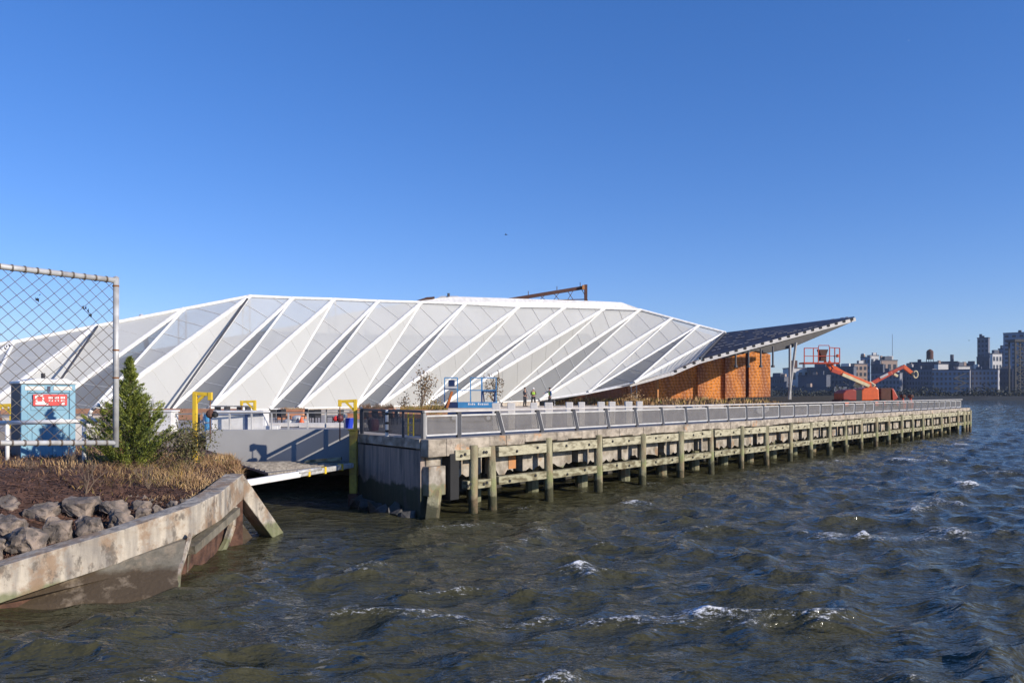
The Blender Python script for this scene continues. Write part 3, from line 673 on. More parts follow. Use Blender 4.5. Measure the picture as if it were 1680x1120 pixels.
# ================= land in front of the hall: raised strip and berm =================
ter = [BO-U*30-N*5+V((0,0,0)), BO+U*34-N*4.6, V((24, 78, 0)), V((26, 86, 0)), BO+U*52+N*10, BO-U*30+N*14]
MB().prism([V((p.x, p.y, 2.15)) for p in ter], (0, 0, .27)).build('terrace', 'deck', kind='structure')
def berm():
    mb = MB(); n, m_ = 60, 8; vs = []
    for i in range(n+1):
        px = lerp(905, 1285, i/n)
        for j in range(m_+1):
            Y = lerp(76.5, 80.8, j/m_); f = math.sin(math.pi*min(1, j/m_*.62))*.62+.0
            e = min(1, i/6, (n-i)/6); x = (px-CX)/F*Y
            vs.append((x, Y, 2.3+e*f*(.85+.35*noise.noise(V((x*.5, Y*.5, 0))))))
    fs = [(i*(m_+1)+j, (i+1)*(m_+1)+j, (i+1)*(m_+1)+j+1, i*(m_+1)+j+1) for i in range(n) for j in range(m_)]
    mb.add(vs, fs); mb.build('berm', 'soil', kind='structure')
    g = MB(); gg = MB()
    for i in range(2600):
        k = random.randrange(len(vs)); x, y, z = vs[k]; x += random.uniform(-.3,.3); y += random.uniform(-.4,.4); h = random.uniform(.15, .5)
        a = random.uniform(0, 6.28); dx, dy = math.cos(a)*.06, math.sin(a)*.06; lx = random.uniform(-.15,.15)
        (g if random.random() < .7 else gg).add([(x-dx, y-dy, z-.05), (x+dx, y+dy, z-.05), (x+lx, y, z+h)], [(0,1,2)])
    g.build('dry_grass', 'straw', kind='stuff', label='tawny grass on the low berm below the rusty screen', cat='grass')
    gg.build('green_grass', 'weed', kind='stuff', label='greenish weeds mixed into the berm grass below the rusty screen', cat='weeds')
berm()
pw = MB(); a, b = at(1196, 651, 79.5), at(1384, 651, 79.5)
pw.prism([V((a.x, a.y, 2.2)), V((b.x, b.y, 2.2)), V((b.x, b.y, 3.1)), V((b.x-1, b.y, 3.35)), V((a.x, a.y, 3.1))], (0, .5, 0)); pw.build('parapet', 'black', label='low black wrapped parapet below the canopy, right of the rusty screen', cat='parapet')
MB().box((at(1383,0,78).x, 78, 3.0), (.8,.5,.5)).build('white_bag', 'white_block', bevel=.1, label='small whitish bag left of the orange boom lift chassis', cat='bag')
tw = MB(); q = at(1251, 0, 47.5); tw.prism([q+V((x, 0, z-q.z)) for x, z in ((-.42, 2.5), (-.25, 2.32), (.05, 2.28), (.38, 2.5), (.42, 2.72), (.1, 2.62), (-.3, 2.66))], (0, .5, 0))
tw.build('tarp', 'white_paint', bevel=.04, label='crumpled white tarp bundle behind the pier railing below the rusty screen', cat='tarp')

# white stone stools behind the railing
ord_ = ['first','second','third','fourth','fifth','sixth','seventh','eighth','ninth','tenth','eleventh']
for i, px in enumerate([814, 839, 876, 900, 934, 954, 986, 1004, 1031, 1049]):
    t = t_at(px, 3.0); q = pier(t, 3.0)
    m = MB(); wt = random.uniform(.13,.17)
    m.add([(q.x+a*wt*(1 if z > 2.5 else .8), q.y+b*wt, z) for z in (2.2, 3.17) for a, b in ((-1,-1),(1,-1),(1,1),(-1,1))], [(3,2,1,0),(4,5,6,7),(0,1,5,4),(1,2,6,5),(2,3,7,6),(3,0,4,7)])
    m.build('stone_stool', 'white_block', bevel=.02, label='white block-topped pedestal behind the pier railing, %s from the blue lift' % ord_[i], cat='pedestal', group='white pedestals in a row behind the railing')

# ================= machines =================
def boom_lift():
    Y = 69; z0 = ZD; o = root('boom_lift', (at(1415, 0, Y).x, Y, z0), 'orange boom lift with its work cage raised, near the end of the pier', 'boom lift')
    def P(px, py, d=0): return at(px, py, Y+d)
    MB().prism([P(1383, 656), P(1383, 645), P(1388, 640), P(1400, 638), P(1406, 640), P(1406, 657)], (0, 2.0, 0)).build('chassis_hood', 'hood_red', o, bevel=.08)
    MB().prism([P(1405, 657), P(1405, 640), P(1414, 639), P(1414, 657)], (0, 1.8, 0)).build('engine_bay', 'black', o)
    MB().prism([P(1413, 657), P(1413, 641), P(1417, 637), P(1438, 634), P(1442, 638), P(1443, 657)], (0, 2.1, 0)).build('counterweight', 'orange', o, bevel=.1)
    a = P(1380, 663); b = P(1444, 663); MB().prism([V((a.x, a.y+.1, 2.5)), V((b.x, b.y+.1, 2.5)), V((b.x, b.y+.1, 3.0)), V((a.x, a.y+.1, 3.0))], (0, 1.9, 0)).build('chassis', 'rust_dark', o)
    for px in (1388, 1437):
        for d in (-.15, 1.9):
            c = at(px, 0, Y); w_ = MB().tube((c.x, Y+d, z0+.42), (c.x, Y+d+.35, z0+.42), .42, 18).build('wheel', 'black_rubber', o)
            MB().tube((c.x, Y+d-.02, z0+.42), (c.x, Y+d+.1, z0+.42), .2, 12).build('rim', 'orange', w_)
    MB().bar(P(1432, 633, .6), P(1381, 612, .6), .4, .38).build('boom', 'orange', o, bevel=.03)
    MB().bar(P(1426, 633, .3), P(1382, 614, .3), .18, .26).build('boom_plate', 'cream', o)
    MB().bar(P(1432, 628, .6), P(1424, 638, .8), .55, .6).build('boom_knuckle', 'cream', o, bevel=.05)
    MB().bar(P(1404, 635, .7), P(1410, 624, .7), .3, .45).build('lift_cylinder', 'cream', o)
    MB().bar(P(1384, 613, .6), P(1368, 603, .6), .34, .34).build('telescope_boom', 'orange', o)
    for dx in (0, 7): MB().bar(P(1371-dx, 607, .5), P(1360-dx, 592, .5), .15, .17).build('jib_arm', 'orange', o)
    MB().bar(P(1364, 607, .5), P(1378, 612, .5), .3, .3).build('jib_knuckle', 'red_orange', o)
    cg = MB(); x0, x1, yb, yt = 1319.5, 1377.5, 595, 571
    MB().prism([P(x0, yb+1.5, -.5), P(x1, yb+1.5, -.5), P(x1, yb-1, -.5), P(x0, yb-1, -.5)], (0, 1.3, 0)).build('cage_floor', 'red_orange', o)
    for d in (-.5, .8):
        for px in (x0, x0+15, 1342.5, 1361, x1-8, x1): cg.bar(P(px, yb, d), P(px, yt, d), .07)
        cg.bar(P(x0, yt, d), P(1343, yt, d), .07); cg.bar(P(1361, yt-1, d), P(x1, yt, d), .07); cg.bar(P(x0, 584, d), P(x1, 584, d), .06)
        cg.path([P(1342.5, 571, d), P(1343.5, 566.5, d), P(1360, 566.5, d), P(1361, 571, d)], .035, 6)
    for px in (x0, x1):
        for py in (yt, 584): cg.bar(P(px, py, -.5), P(px, py, .8), .06)
    cg.build('cage_rails', 'red_orange', o)
    MB().prism([P(1343, 573, -.45), P(1359, 573, -.45), P(1356, 583, -.45), P(1356, 592, -.45), P(1346, 592, -.45), P(1347, 583, -.45)], (0, .5, 0)).build('control_console', 'rust_dark', o, bevel=.03)
    MB().bar(P(1374, 586, -.56), P(1374, 581, -.56), .3, .1).build('decal_plate', 'orange', o)
    return o
boom_lift()
def boom_lift2():
    Y = 71; z0 = ZD; o = root('boom_lift', (at(1460, 0, Y).x, Y, z0), 'darker red boom lift with its boom reaching up to the right, behind the orange one', 'boom lift')
    def P(px, py, d=0): return at(px, py, Y+d)
    MB().prism([P(1445, 658), P(1445, 637), P(1463, 636), P(1465, 640), P(1466, 658)], (0, 1.8, 0)).build('chassis_hood', 'rust_dark', o, bevel=.05)
    MB().prism([P(1461, 657), P(1461, 637), P(1466, 637), P(1474, 652), P(1478, 657)], (0, 1.6, 0)).build('counterweight', 'red_orange', o, bevel=.05)
    for px in (1448, 1472):
        c = at(px, 0, Y); w_ = MB().tube((c.x, Y-.2, z0+.42), (c.x, Y+.1, z0+.42), .42, 18).build('wheel', 'black_rubber', o)
        MB().tube((c.x, Y-.22, z0+.42), (c.x, Y, z0+.42), .2, 12).build('rim', 'red_orange', w_)
    MB().bar(P(1427, 630, .8), P(1462, 611, .8), .36, .36).build('boom', 'red_orange', o, bevel=.03)
    MB().bar(P(1444, 619.5, .58), P(1457, 613, .58), .02, .2).build('boom_decal', 'galv', o)
    MB().bar(P(1460, 612, .8), P(1482, 601, .8), .3, .28).build('telescope_boom', 'red_orange', o)
    MB().bar(P(1481, 600, .8), P(1496, 612, .8), .28, .3).build('jib_arm', 'orange', o)
    MB().bar(P(1495, 611, .8), P(1498, 615, .8), .3, .3).build('jib_knuckle', 'black', o)
    r = MB(); c = P(1502, 614, .8)
    for i in range(12):
        a, b = 2*math.pi*i/12, 2*math.pi*(i+1)/12; r.tube(c+V((math.cos(a)*.2, 0, math.sin(a)*.32)), c+V((math.cos(b)*.2, 0, math.sin(b)*.32)), .06, 6)
    r.build('hook_ring', 'cream', o)
    MB().bar(P(1472, 617, .8), P(1466, 613, .8), .3, .2).build('bracket', 'cream', o)
boom_lift2()
for i, px in enumerate((1481, 1494)):
    c = at(px, 0, 71); m = root('jack_stand', (c.x, 71, ZD), ('nearer' if i == 0 else 'farther')+' of two small red stands to the right of the red boom lift', 'stand')
    MB().lathe((c.x, 71, ZD), [(.3,0), (.28,.5), (.1,.65), (.1,.95)], 10).build('base', 'red_orange', m)
    MB().lathe((c.x, 71, ZD+.95), [(.22,0), (.26,.12), (.2,.28)], 10).build('head', 'rust_dark', m)

def scissor():
    Y = 36.5; o = root('scissor_lift', (at(770, 0, Y).x, Y, ZD), 'blue scissor lift with its platform lowered behind the pier railing', 'scissor lift')
    def P(px, py, d=0): return at(px, py, Y+d)
    a, b = at(734, 0, Y).x, at(812, 0, Y).x
    MB().prism([P(751, 669), P(751, 659.5), P(815, 659.5), P(815, 662), P(807, 669)], (0, 1.1, 0)).build('platform', 'blue_lift', o, bevel=.01)
    MB().prism([P(728, 669), P(733, 659.5), P(750.5, 659.5), P(750.5, 669)], (0, 1.1, 0)).build('platform_extension', 'navy', o)
    MB().box(((a+b)/2, Y+.55, 2.55), (b-a, .9, .3)).build('chassis', 'navy', o, bevel=.02)
    for x in (a+.3, b-.3):
        for d in (0, 1.0):
            w_ = MB().tube((x, Y+d, ZD+.2), (x, Y+d+.16, ZD+.2), .2, 16).build('wheel', 'black_rubber', o); MB().tube((x, Y+d-.01, ZD+.2), (x, Y+d+.05, ZD+.2), .1, 10).build('rim', 'white_paint', w_)
    for d in (.05, .95):
        r = MB()
        for px in (729.5, 750.5, 772, 790.5, 814): r.bar(P(px, 660, d), P(px, 619.5, d), .045 if px != 790.5 else .07)
        for py in (619.5, 640): r.bar(P(772, py, d), P(814, py, d), .045)
        r.bar(P(729.5, 619.5, d), P(750.5, 619.5, d), .05); r.bar(P(729.5, 638, d), P(750.5, 638, d), .05); r.bar(P(750.5, 640, d), P(772, 640, d), .03)
        r.build('guard_rail', 'blue_lift', o)
    fr_ = MB(); 
    for s in (((791.5, 642), (814, 642)), ((792.5, 642), (794.5, 659)), ((812.5, 642), (810.5, 659))): fr_.bar(P(*s[0], 0), P(*s[1], 0), .09, .06)
    fr_.build('gate_frame', 'navy', o)
    MB().prism([P(735.5, 634), P(735.5, 623), P(745.5, 623), P(745.5, 634)], (0, .3, 0)).build('control_box', 'navy', o, bevel=.02)
    MB().bar(P(731, 635.5, -.03), P(750, 635.5, -.03), .05, .1).build('control_shelf', 'rail_light', o)
    MB().bar(P(733, 669, -.1), P(741.5, 642, -.05), .2, .1).build('tilted_beam', 'rust', o)
    # white lettering on the platform side, unreadable at this distance: two words
    l = MB()
    for x, wd, h in [(768,3,3.4),(771.8,2.2,2.6),(774.5,2.6,3.2),(777.8,2,2.6), (784,3.2,3.2),(788,2,2.6),(790.6,2.6,2.8),(793.8,2,2.6),(796.4,2.6,2.6),(799.6,2,3.0)]:
        l.prism([P(x, 664.2, -.004), P(x+wd*.78, 664.2, -.004), P(x+wd*.78, 664.2-h, -.004), P(x, 664.2-h, -.004)], (0, -.003, 0))
    l.build('lettering', 'white_paint', o)
scissor()

# ================= far left: portable toilet, pipe rail, fence =================
def potty():
    o = root('portable_toilet', (0, 0, 0), 'pale blue portable toilet with a white roof and a red sign behind the chain-link fence', 'portable toilet'); BASE[o.name] = V((0,0,0))
    w_, d_, h_ = 1.27, 1.2, 2.16
    MB().box((-w_/2+.02, d_/2, h_/2+.05), (.05, d_-.06, h_-.1)).build('side_wall', 'potty_dark', o)  # side walls coloured dark: shade away from the sun painted in
    MB().box((w_/2-.02, d_/2, h_/2+.05), (.05, d_-.06, h_-.1)).build('side_wall', 'potty_dark', o)
    MB().box((0, d_-.03, h_/2+.05), (w_-.1, .05, h_-.1)).build('back_wall', 'potty', o)
    fr_ = MB(); fr_.box((-w_/2+.07, .04, h_/2), (.15, .1, h_)); fr_.box((w_/2-.07, .04, h_/2), (.15, .1, h_)); fr_.box((0, .04, h_-.13), (w_-.29, .095, .22)); fr_.box((0, .04, .06), (w_-.29, .095, .12))
    fr_.build('front_frame', 'potty', o, bevel=.015)
    dr = MB().box((0, .05, 1.02), (w_-.30, .05, 1.78)).build('door', 'potty', o)
    rb = MB()
    for x in (-.36, -.12, .12, .36): rb.box((x, .015, .62), (.045, .02, .85))
    for x in (-.24, .24): rb.box((x, .018, 1.62), (.34, .02, .3))
    rb.build('door_ribs', 'potty', dr, bevel=.006)
    MB().box((.12, .0, 1.12), (.035, .04, .2)).build('handle', 'potty_dark', dr)
    mat('pale_sticker', (.62,.72,.76), .5)
    MB().prism([V((.27+.14*math.cos(a), .008, 1.17+.08*math.sin(a))) for a in [i*math.pi/8 for i in range(16)]], (0,.006,0)).build('sticker', 'pale_sticker', dr)
    MB().box((0, d_/2, .05), (w_+.06, d_, .1)).build('base_skid', 'potty_dark', o)
    rf = MB(); poly = [(-.68, h_), (.68, h_), (.68, h_+.07), (.5, h_+.10), (.42, h_+.15), (.22, h_+.15), (.12, h_+.12), (-.1, h_+.15), (-.28, h_+.15), (-.45, h_+.1), (-.68, h_+.07)]
    rf.prism([V((x, -.05, z)) for x, z in poly], (0, d_+.1, 0)); rf.build('roof', 'white_paint', o, bevel=.02)
    MB().tube((-.0, .6, h_+.1), (-.0, .6, h_+.3), .05, 10).build('vent_pipe', 'black', o)
    for x in (-.33, .33): MB().box((x, -.012, h_-.11), (.44, .02, .10)).build('vent_grille', 'white_block', o)
    MB().box((0, -.014, h_-.13), (.07, .02, .15)).build('latch', 'navy', o)
    sg = MB().box((.03, -.02, 1.74), (.80, .03, .30)).build('sign', 'sign_red', o, bevel=.005)
    # logo block at the left and two lines of white lettering
    lg = MB(); y = -.037
    def b(x, z, w2_, h2_): lg.box((x+.03, y, z+1.74), (w2_, .004, h2_))
    for q in ((-.33, .07, .05, .08), (-.32, -.02, .04, .04), (-.24, .115, .14, .03), (-.17, .02, .04, .10), (-.22, -.055, .18, .035), (-.20, -.10, .24, .045), (-.08, -.11, .07, .05), (-.33, -.09, .03, .06)): b(*q)
    x = -.03
    for wd in (.035, .03, .035, .0, .035, .025, .035, .0, .04, .03, .035): 
        if wd: b(x, .06, wd*.75, .055); b(x+.004, -.02, wd*.6, .04)
        x += .036
    b(.30, -.10, .07, .06)
    lg.build('lettering', 'white_paint', sg)
    q = at(80, 0, 21); place(o, (q.x, q.y, 1.6), math.radians(43))
potty()
lp = root('pipe_rail', at(80, 760, 19.6), 'white painted pipe guard rail with a looped end in front of the portable toilet', 'guard rail')
Y = 19.6; pth = [at(-160, 695, Y), at(0, 693.5, Y), at(150, 690.5, Y), at(162, 690, Y)]
MB().path(pth, .055, 12).build('top_pipe', 'white_paint', lp, smooth=True)
MB().path([at(157, 690, Y), at(148, 686, Y), at(147, 679, Y), at(151, 672, Y), at(163, 663, Y)], .045, 10).build('looped_end', 'white_paint', lp, smooth=True)
for px in (-120, 12, 138): q = at(px, 694, Y); MB().tube((q.x, Y, 1.6), (q.x, Y, q.z), .05, 10).build('post', 'white_paint', lp, smooth=True)

def fence():
    o = root('chain_link_fence', at(190, 730, 6), 'rusting chain-link fence panel on a galvanised pipe frame at the left edge', 'fence')
    def E(f, g):   # f along (0 = right post, 1 = px 0), g 0 = bottom, 1 = top
        top = lerp(at(190, 460, 6), at(0, 437, 5.36), f); bot = lerp(at(190, 726, 6), at(0, 726.5, 5.36), f); return lerp(bot, top, g)
    q = at(190, 0, 6)
    MB().tube(at(190, 733, 6), at(190.5, 455, 6), .022, 14).build('end_post', 'galv', o, smooth=True)
    MB().tube(at(190.5, 455.5, 6), at(190.5, 453, 6), .024, 14, .008).build('post_cap', 'galv', o)
    FX = 2.0
    MB().tube(E(0, 1), E(FX, 1), .021, 12).build('top_rail', 'galv', o, smooth=True)
    MB().tube(E(0, 0), E(FX, 0), .019, 12).build('bottom_rail', 'galv', o, smooth=True)
    e = E(FX, 1); MB().tube((e.x, e.y, -.8), (e.x, e.y, e.z+.1), .03, 14).build('end_post', 'galv', o, smooth=True)
    for g in (.965, .57, .40):
        c = E(0, g); MB().tube(c-V((0,0,.006)), c+V((0,0,.006)), .0245, 14).build('tension_band', 'rusty_band', o)
    MB().tube(E(.018, .02), E(.018, .98), .005, 6).build('tension_bar', 'galv_wire', o)
    w_ = MB(); hgt = (E(0,1)-E(0,0)).length; cell = .098; n = int(round(hgt/cell)); L_ = (E(FX,.5)-E(0,.5)).length; mcols = int(L_/cell)
    for k in range(-n, mcols+1):
        for s in (1, -1):
            pts = []
            for j in range(n+1):
                i = k+j if s == 1 else k+(n-j)
                if 0 <= i <= mcols:
                    p = E(FX*(i/mcols), j/n); p = p+V((0, .008*(-1)**(i+j), 0)) + V((random.uniform(-.004,.004), 0, random.uniform(-.003,.003))); pts.append(p)
                elif pts: break
            if len(pts) > 1: w_.path(pts, .0022, 5)
    w_.build('chain_link_mesh', 'galv_wire', o)
    t_ = MB(); rng = random.Random(5)
    for f in np.arange(.09, FX, .102):
        for g in (1, 0):
            c = E(f, g); d = (E(FX, g)-E(0, g)).normalized(); t_.tube(c-d*.003+V((0,0,0)), c+d*.004+d*.004, .025, 10)
    t_.build('tie_wires', 'galv_wire', o)
    # scraps of plastic caught in the mesh
    for f, g in ((.70, .84), (.94, .54), (.26, .78), (.29, .80)):
        c = E(f, g); m = MB()
        for i in range(5): p = c+V((random.uniform(-.02,.02), -.01, random.uniform(-.02,.02))); m.add([p, p+V((random.uniform(-.02,.02), .004, .018)), p+V((.015, 0, random.uniform(-.02,.01)))], [(0,1,2)])
        m.build('scrap', 'black', label='shred of dark plastic caught in the chain-link mesh', cat='scrap', group='plastic shreds in the fence mesh')
fence()
q = at(195, 706, 19.2); MB().bar(at(202, 762, 19.2), q, .075, .05).build('wooden_stake', 'copper', label='leaning wooden stake between the fence post and the conifer', cat='stake')

# ================= seawall and bank at left =================
P0 = V((-8.14, 12.6, .757)); P1 = V((-6.16, 15.5, 1.34)); P2 = V((-6.23, 18.4, 1.65))
near = [(-10.87, 8.6, .0), (-9.5, 10.6, .38), tuple(P0), (-7.62, 13.36, .90), (-7.0, 14.3, 1.06), tuple(P1), (-6.1, 16.6, 1.44), tuple(P2)]
near = [V(q) for q in near]
sw = root('seawall', (P1.x, P1.y, 0), 'stained sloping concrete seawall with a raking leg at the left shore', 'seawall')
def norms(pts):
    out = []
    for i, p in enumerate(pts):
        a = pts[max(0, i-1)]; b = pts[min(len(pts)-1, i+1)]; d = (b-a); d.z = 0; d.normalize(); out.append(V((-d.y, d.x, 0)))
    return out
def sweep(pts, sect, name, m, parent, bevel=0):
    ns = norms(pts); mb = MB(); k = len(sect); vs = []
    for p, n in zip(pts, ns):
        for u, z in sect: vs.append(p+n*u+V((0,0,z)))
    fs = [(i*k+j, i*k+(j+1) % k, (i+1)*k+(j+1) % k, (i+1)*k+j) for i in range(len(pts)-1) for j in range(k)]+[tuple(range(k)), tuple(range((len(pts)-1)*k, len(pts)*k))[::-1]]
    mb.add(vs, fs); return mb.build(name, m, parent, bevel=bevel)
sweep(near, [(0,0), (.42,.0), (.42,-.5), (.0,-.585)], 'fascia', 'seawall_face', sw, .015)
ns_ = norms(near)
top_ln = [near[0]+V((.05,.05,-.58)), near[1]+V((.05,.05,-.58)), P0+V((0,.06,-.58)), V((-7.05, 14.25, .49)), V((-6.22, 15.12, .72))]
bot_ln = [V((-10.9, 11.6, -.0)), V((-9.6, 12.35, 0)), V((-8.4, 13.04, 0)), V((-7.05, 13.45, 0)), V((-5.86, 13.87, 0))]
lw = MB(); kk = len(top_ln)
rows_ = [top_ln, [lerp(a, b, .45)+V((-.02,.02,.0)) for a, b in zip(top_ln, bot_ln)], bot_ln, [b+(b-a)*.8+V((0,0,-.4)) for a, b in zip(top_ln, bot_ln)]]
back = [V((p.x-.9, p.y+.9, -.6)) for p in bot_ln]; bt = [V((p.x-.5, p.y+.4, p.z)) for p in top_ln]; rows_ += [back, bt]
lw.add([q for r in rows_ for q in r], [(r*kk+i, r*kk+i+1, ((r+1) % 6)*kk+i+1, ((r+1) % 6)*kk+i) for r in range(6) for i in range(kk-1)]+[tuple(r*kk for r in range(6)), tuple(r*kk+kk-1 for r in range(6))])
lw.build('lower_wall', 'seawall_under', sw)
e = [V((-6.16, 15.2, .80)), V((-6.12, 14.9, .55)), V((-6.03, 14.4, .28)), V((-5.87, 13.95, .02)), V((-5.75, 13.5, -.4))]
rb_ = MB()
for a, b in zip(e[:-1], e[1:]): rb_.bar(a+V((-.03,.06,0)), b+V((-.03,.06,0)), .05, .10)
rb_.build('rib', 'seawall_face', sw)
fl = MB(); f0, f1 = at(311, 902, 15.35), at(386, 838, 17.9); fl.bar(f0, f1, .22, .16); fl.build('bottom_flange', 'seawall_under', sw)
q0, q1 = at(314, 900, 15.7), at(384, 850, 18.1)
MB().prism([V((q0.x-.12, q0.y, -.6)), V((q1.x-.25, q1.y, -.6)), V((q1.x-.12, q1.y, q1.z+.3)), V((q0.x-.05, q0.y, q0.z+.3))], (-.4, .2, 0)).build('recessed_wall', 'seawall_under', sw)
e = [at(384, 830, 18.0), at(381, 862, 17.9), at(372, 888, 17.7), at(361, 908, 17.4)]; e.append(V((e[-1].x-.1, e[-1].y-.1, -.4))); rb_ = MB()
for a, b in zip(e[:-1], e[1:]): rb_.bar(a, b, .10, .14)
rb_.build('rib', 'seawall_face', sw)
leg = MB(); A1, A2 = at(399, 777, 18.42), at(466, 874, 19.8); B1, B2 = at(400, 819, 18.5), at(446, 880, 19.35)
d1 = (A2-A1)*1.25; leg.prism([A1, A1+d1, B1+(B2-B1)*1.5, B1], (-.42, .30, .0)); leg.build('raking_leg', 'seawall_face', sw, bevel=.02)
MB().prism([at(386, 842, 18.6), at(414, 881, 18.6), at(402, 892, 18.4), at(378, 892, 18.3)], (-.3, .1, 0)).build('footing_slab', 'seawall_under', sw)

bank_edge = near+[V((-7.4, 21.5, 1.75)), V((-8.8, 24.5, 1.8)), V((-10.85, 27.42, 1.85))]
ys_far = np.linspace(9, 27.45, len(bank_edge))
def bank_h(x, y, z0, d):
    s = min(1, max(0, d-.9)/4.0) if y < 17 else min(1, d/4.5); s = s*s*(3-2*s)
    return z0-.2+(1.84-z0+.2)*s+.06*noise.noise(V((x*.8, y*.8, 0)))*min(1, d)
def sub(pts, n):
    out = []
    for a, b in zip(pts[:-1], pts[1:]): out += [lerp(a, b, i/n) for i in range(n)]
    return out+[pts[-1]]
be = sub(bank_edge, 8); NB = 60; gridv = []
nsb = norms(be)
far = [V((-40, y, 1.8)) for y in np.linspace(9, 27.43, len(be))]
for i, p in enumerate(be):
    p = p+nsb[i]*(.30 if i < len(near)*8-8 else .02)
    row = []
    for j in range(NB+1):
        f = (j/NB)**1.8; x = lerp(p.x, far[i].x, f); y = lerp(p.y, far[i].y, f); d = math.hypot(x-p.x, y-p.y)
        row.append(V((x, y, bank_h(x, y, p.z, d))))
    gridv.append(row)
mb = MB(); nI, nJ = len(gridv), NB+1
vs = [v for r in gridv for v in r]; mb.add(vs, [(i*nJ+j, (i+1)*nJ+j, (i+1)*nJ+j+1, i*nJ+j+1) for i in range(nI-1) for j in range(nJ-1)])
# skirt
sk = [r[0] for r in gridv]; o_ = len(mb.v); mb.add([p for p in sk]+[V((p.x, p.y, -.8)) for p in sk], [(i, i+1, nI+i+1, nI+i) for i in range(nI-1)])
mb.build('soil_bank', 'soil', kind='structure')
def bank_pt():
    i = random.randrange(nI-1); j = random.random()**1.0*26; j0 = int(j); f = random.random(); g = j-j0
    a = lerp(gridv[i][j0], gridv[i][j0+1], g); b = lerp(gridv[i+1][j0], gridv[i+1][j0+1], g); return lerp(a, b, f)

def px_of(p): return CX+F*p.x/p.y, HZ-F*(p.z-H)/p.y
mu = MB(); st = MB(); we = MB(); cnt = 0
for _ in range(70000):
    p = bank_pt(); X, Yp = px_of(p)
    if X < -120 or p.y > 24: continue
    if p.x > 0: continue
    tuft = noise.noise(V((p.x*.9, p.y*.9, 3.1)))
    dens = max(0, (X-150)/230)*.55+ (.25 if p.y > 17.5 else 0) + tuft*.95
    if p.y < 16.5 and X < 330: dens -= .9
    a = random.uniform(0, 6.28); c_, s_ = math.cos(a), math.sin(a)
    if random.random() < dens*.62:
        h = random.uniform(.06, .20)*(1.5 if tuft > .25 else .9); w2_ = random.uniform(.005, .010); lx, ly = random.gauss(0, .10), random.gauss(0, .10)
        t = we if random.random() < (.22 if 170 < X < 300 else .06) else st
        m_ = p+V((lx*.35, ly*.35, h*.6)); tpp = p+V((lx, ly, h))
        t.add([p+V((-w2_*c_, -w2_*s_, -.02)), p+V((w2_*c_, w2_*s_, -.02)), m_+V((w2_*c_*.8, w2_*s_*.8, 0)), m_-V((w2_*c_*.8, w2_*s_*.8, 0)), tpp], [(0,1,2,3), (3,2,4)])
    elif random.random() < .34:
        L_ = random.uniform(.04, .15); w2_ = random.uniform(.006, .02); z = random.uniform(0, .05); q = p+V((c_*L_, s_*L_, random.uniform(-.02, .07)+z)); p = p+V((0,0,z))
        mu.add([p, p+V((-s_*w2_, c_*w2_, .01)), q+V((-s_*w2_, c_*w2_, .01)), q], [(0,1,2,3)])
rnd = random.Random(77)
for _ in range(900):      # long arching stems and tangled weeds
    X = rnd.choice((rnd.uniform(20, 380), rnd.uniform(160, 320))); Yp = rnd.uniform(16.6, 21); x = (X-CX)/F*Yp
    if x > -6.9: continue
    z = 1.55 if Yp < 17.5 else 1.74; p = V((x, Yp, z)); a = rnd.uniform(0, 6.28); L_ = rnd.uniform(.15, .42); t = rnd.choice((st, st, we, mu))
    d = V((math.cos(a)*.5, math.sin(a)*.5, 1)).normalized(); pv = p
    for i in range(4):
        d = (d+V((math.cos(a)*.18, math.sin(a)*.18, -.16*i))).normalized(); q = pv+d*L_/4; t.add([pv+V((-.004,0,0)), pv+V((.004,0,0)), q+V((.003,0,0)), q+V((-.003,0,0))], [(0,1,2,3)])
        if rnd.random() < .6: e = q+V((rnd.gauss(0,.05), rnd.gauss(0,.05), rnd.uniform(0,.05))); t.add([q, q+V((.01,0,.004)), e], [(0,1,2)])
        pv = q
mu.build('mulch', 'mulch', kind='stuff', label='dark brown mulch and dead twigs covering the planted bank', cat='mulch')
st.build('dry_grass', 'straw', kind='stuff', label='tawny dry grass tufts along the top of the planted bank', cat='grass')
we.build('weeds', 'weed', kind='stuff', label='yellow-green weeds among the dry grass under the conifer', cat='weeds')
# bare twig shrubs
def twigs(px, py, Y, h, label):
    p = at(px, py, Y); r = root('bare_shrub', p, label, 'shrub', 'bare twig shrubs on the bank'); m = MB(); rnd = random.Random(px)
    def br(a, d, L_, rr, n):
        b = a+d*L_; m.tube(a, b, rr, 5, rr*.7)
        if n: 
            for _ in range(rnd.choice((2,2,3))):
                e = (d+V((rnd.uniform(-.7,.7), rnd.uniform(-.7,.7), rnd.uniform(-.1,.5)))).normalized(); br(b, e, L_*rnd.uniform(.55,.85), rr*.65, n-1)
    for k in range(4): br(p-V((0,0,.05)), V((rnd.uniform(-.6,.6), rnd.uniform(-.5,.5), 1)).normalized(), h*.4, .012, 3)
    m.build('branches', 'stem', r)
twigs(140, 808, 16.4, .75, 'bare forked grey shrub in front, nearest the row of boulders')
twigs(48, 795, 17.2, .6, 'low bare shrub at far left below the portable toilet')
twigs(110, 775, 18.6, .6, 'bare shrub right below the corner of the portable toilet')
twigs(245, 800, 17.2, .55, 'sprawling bare shrub below the conifer on the right')

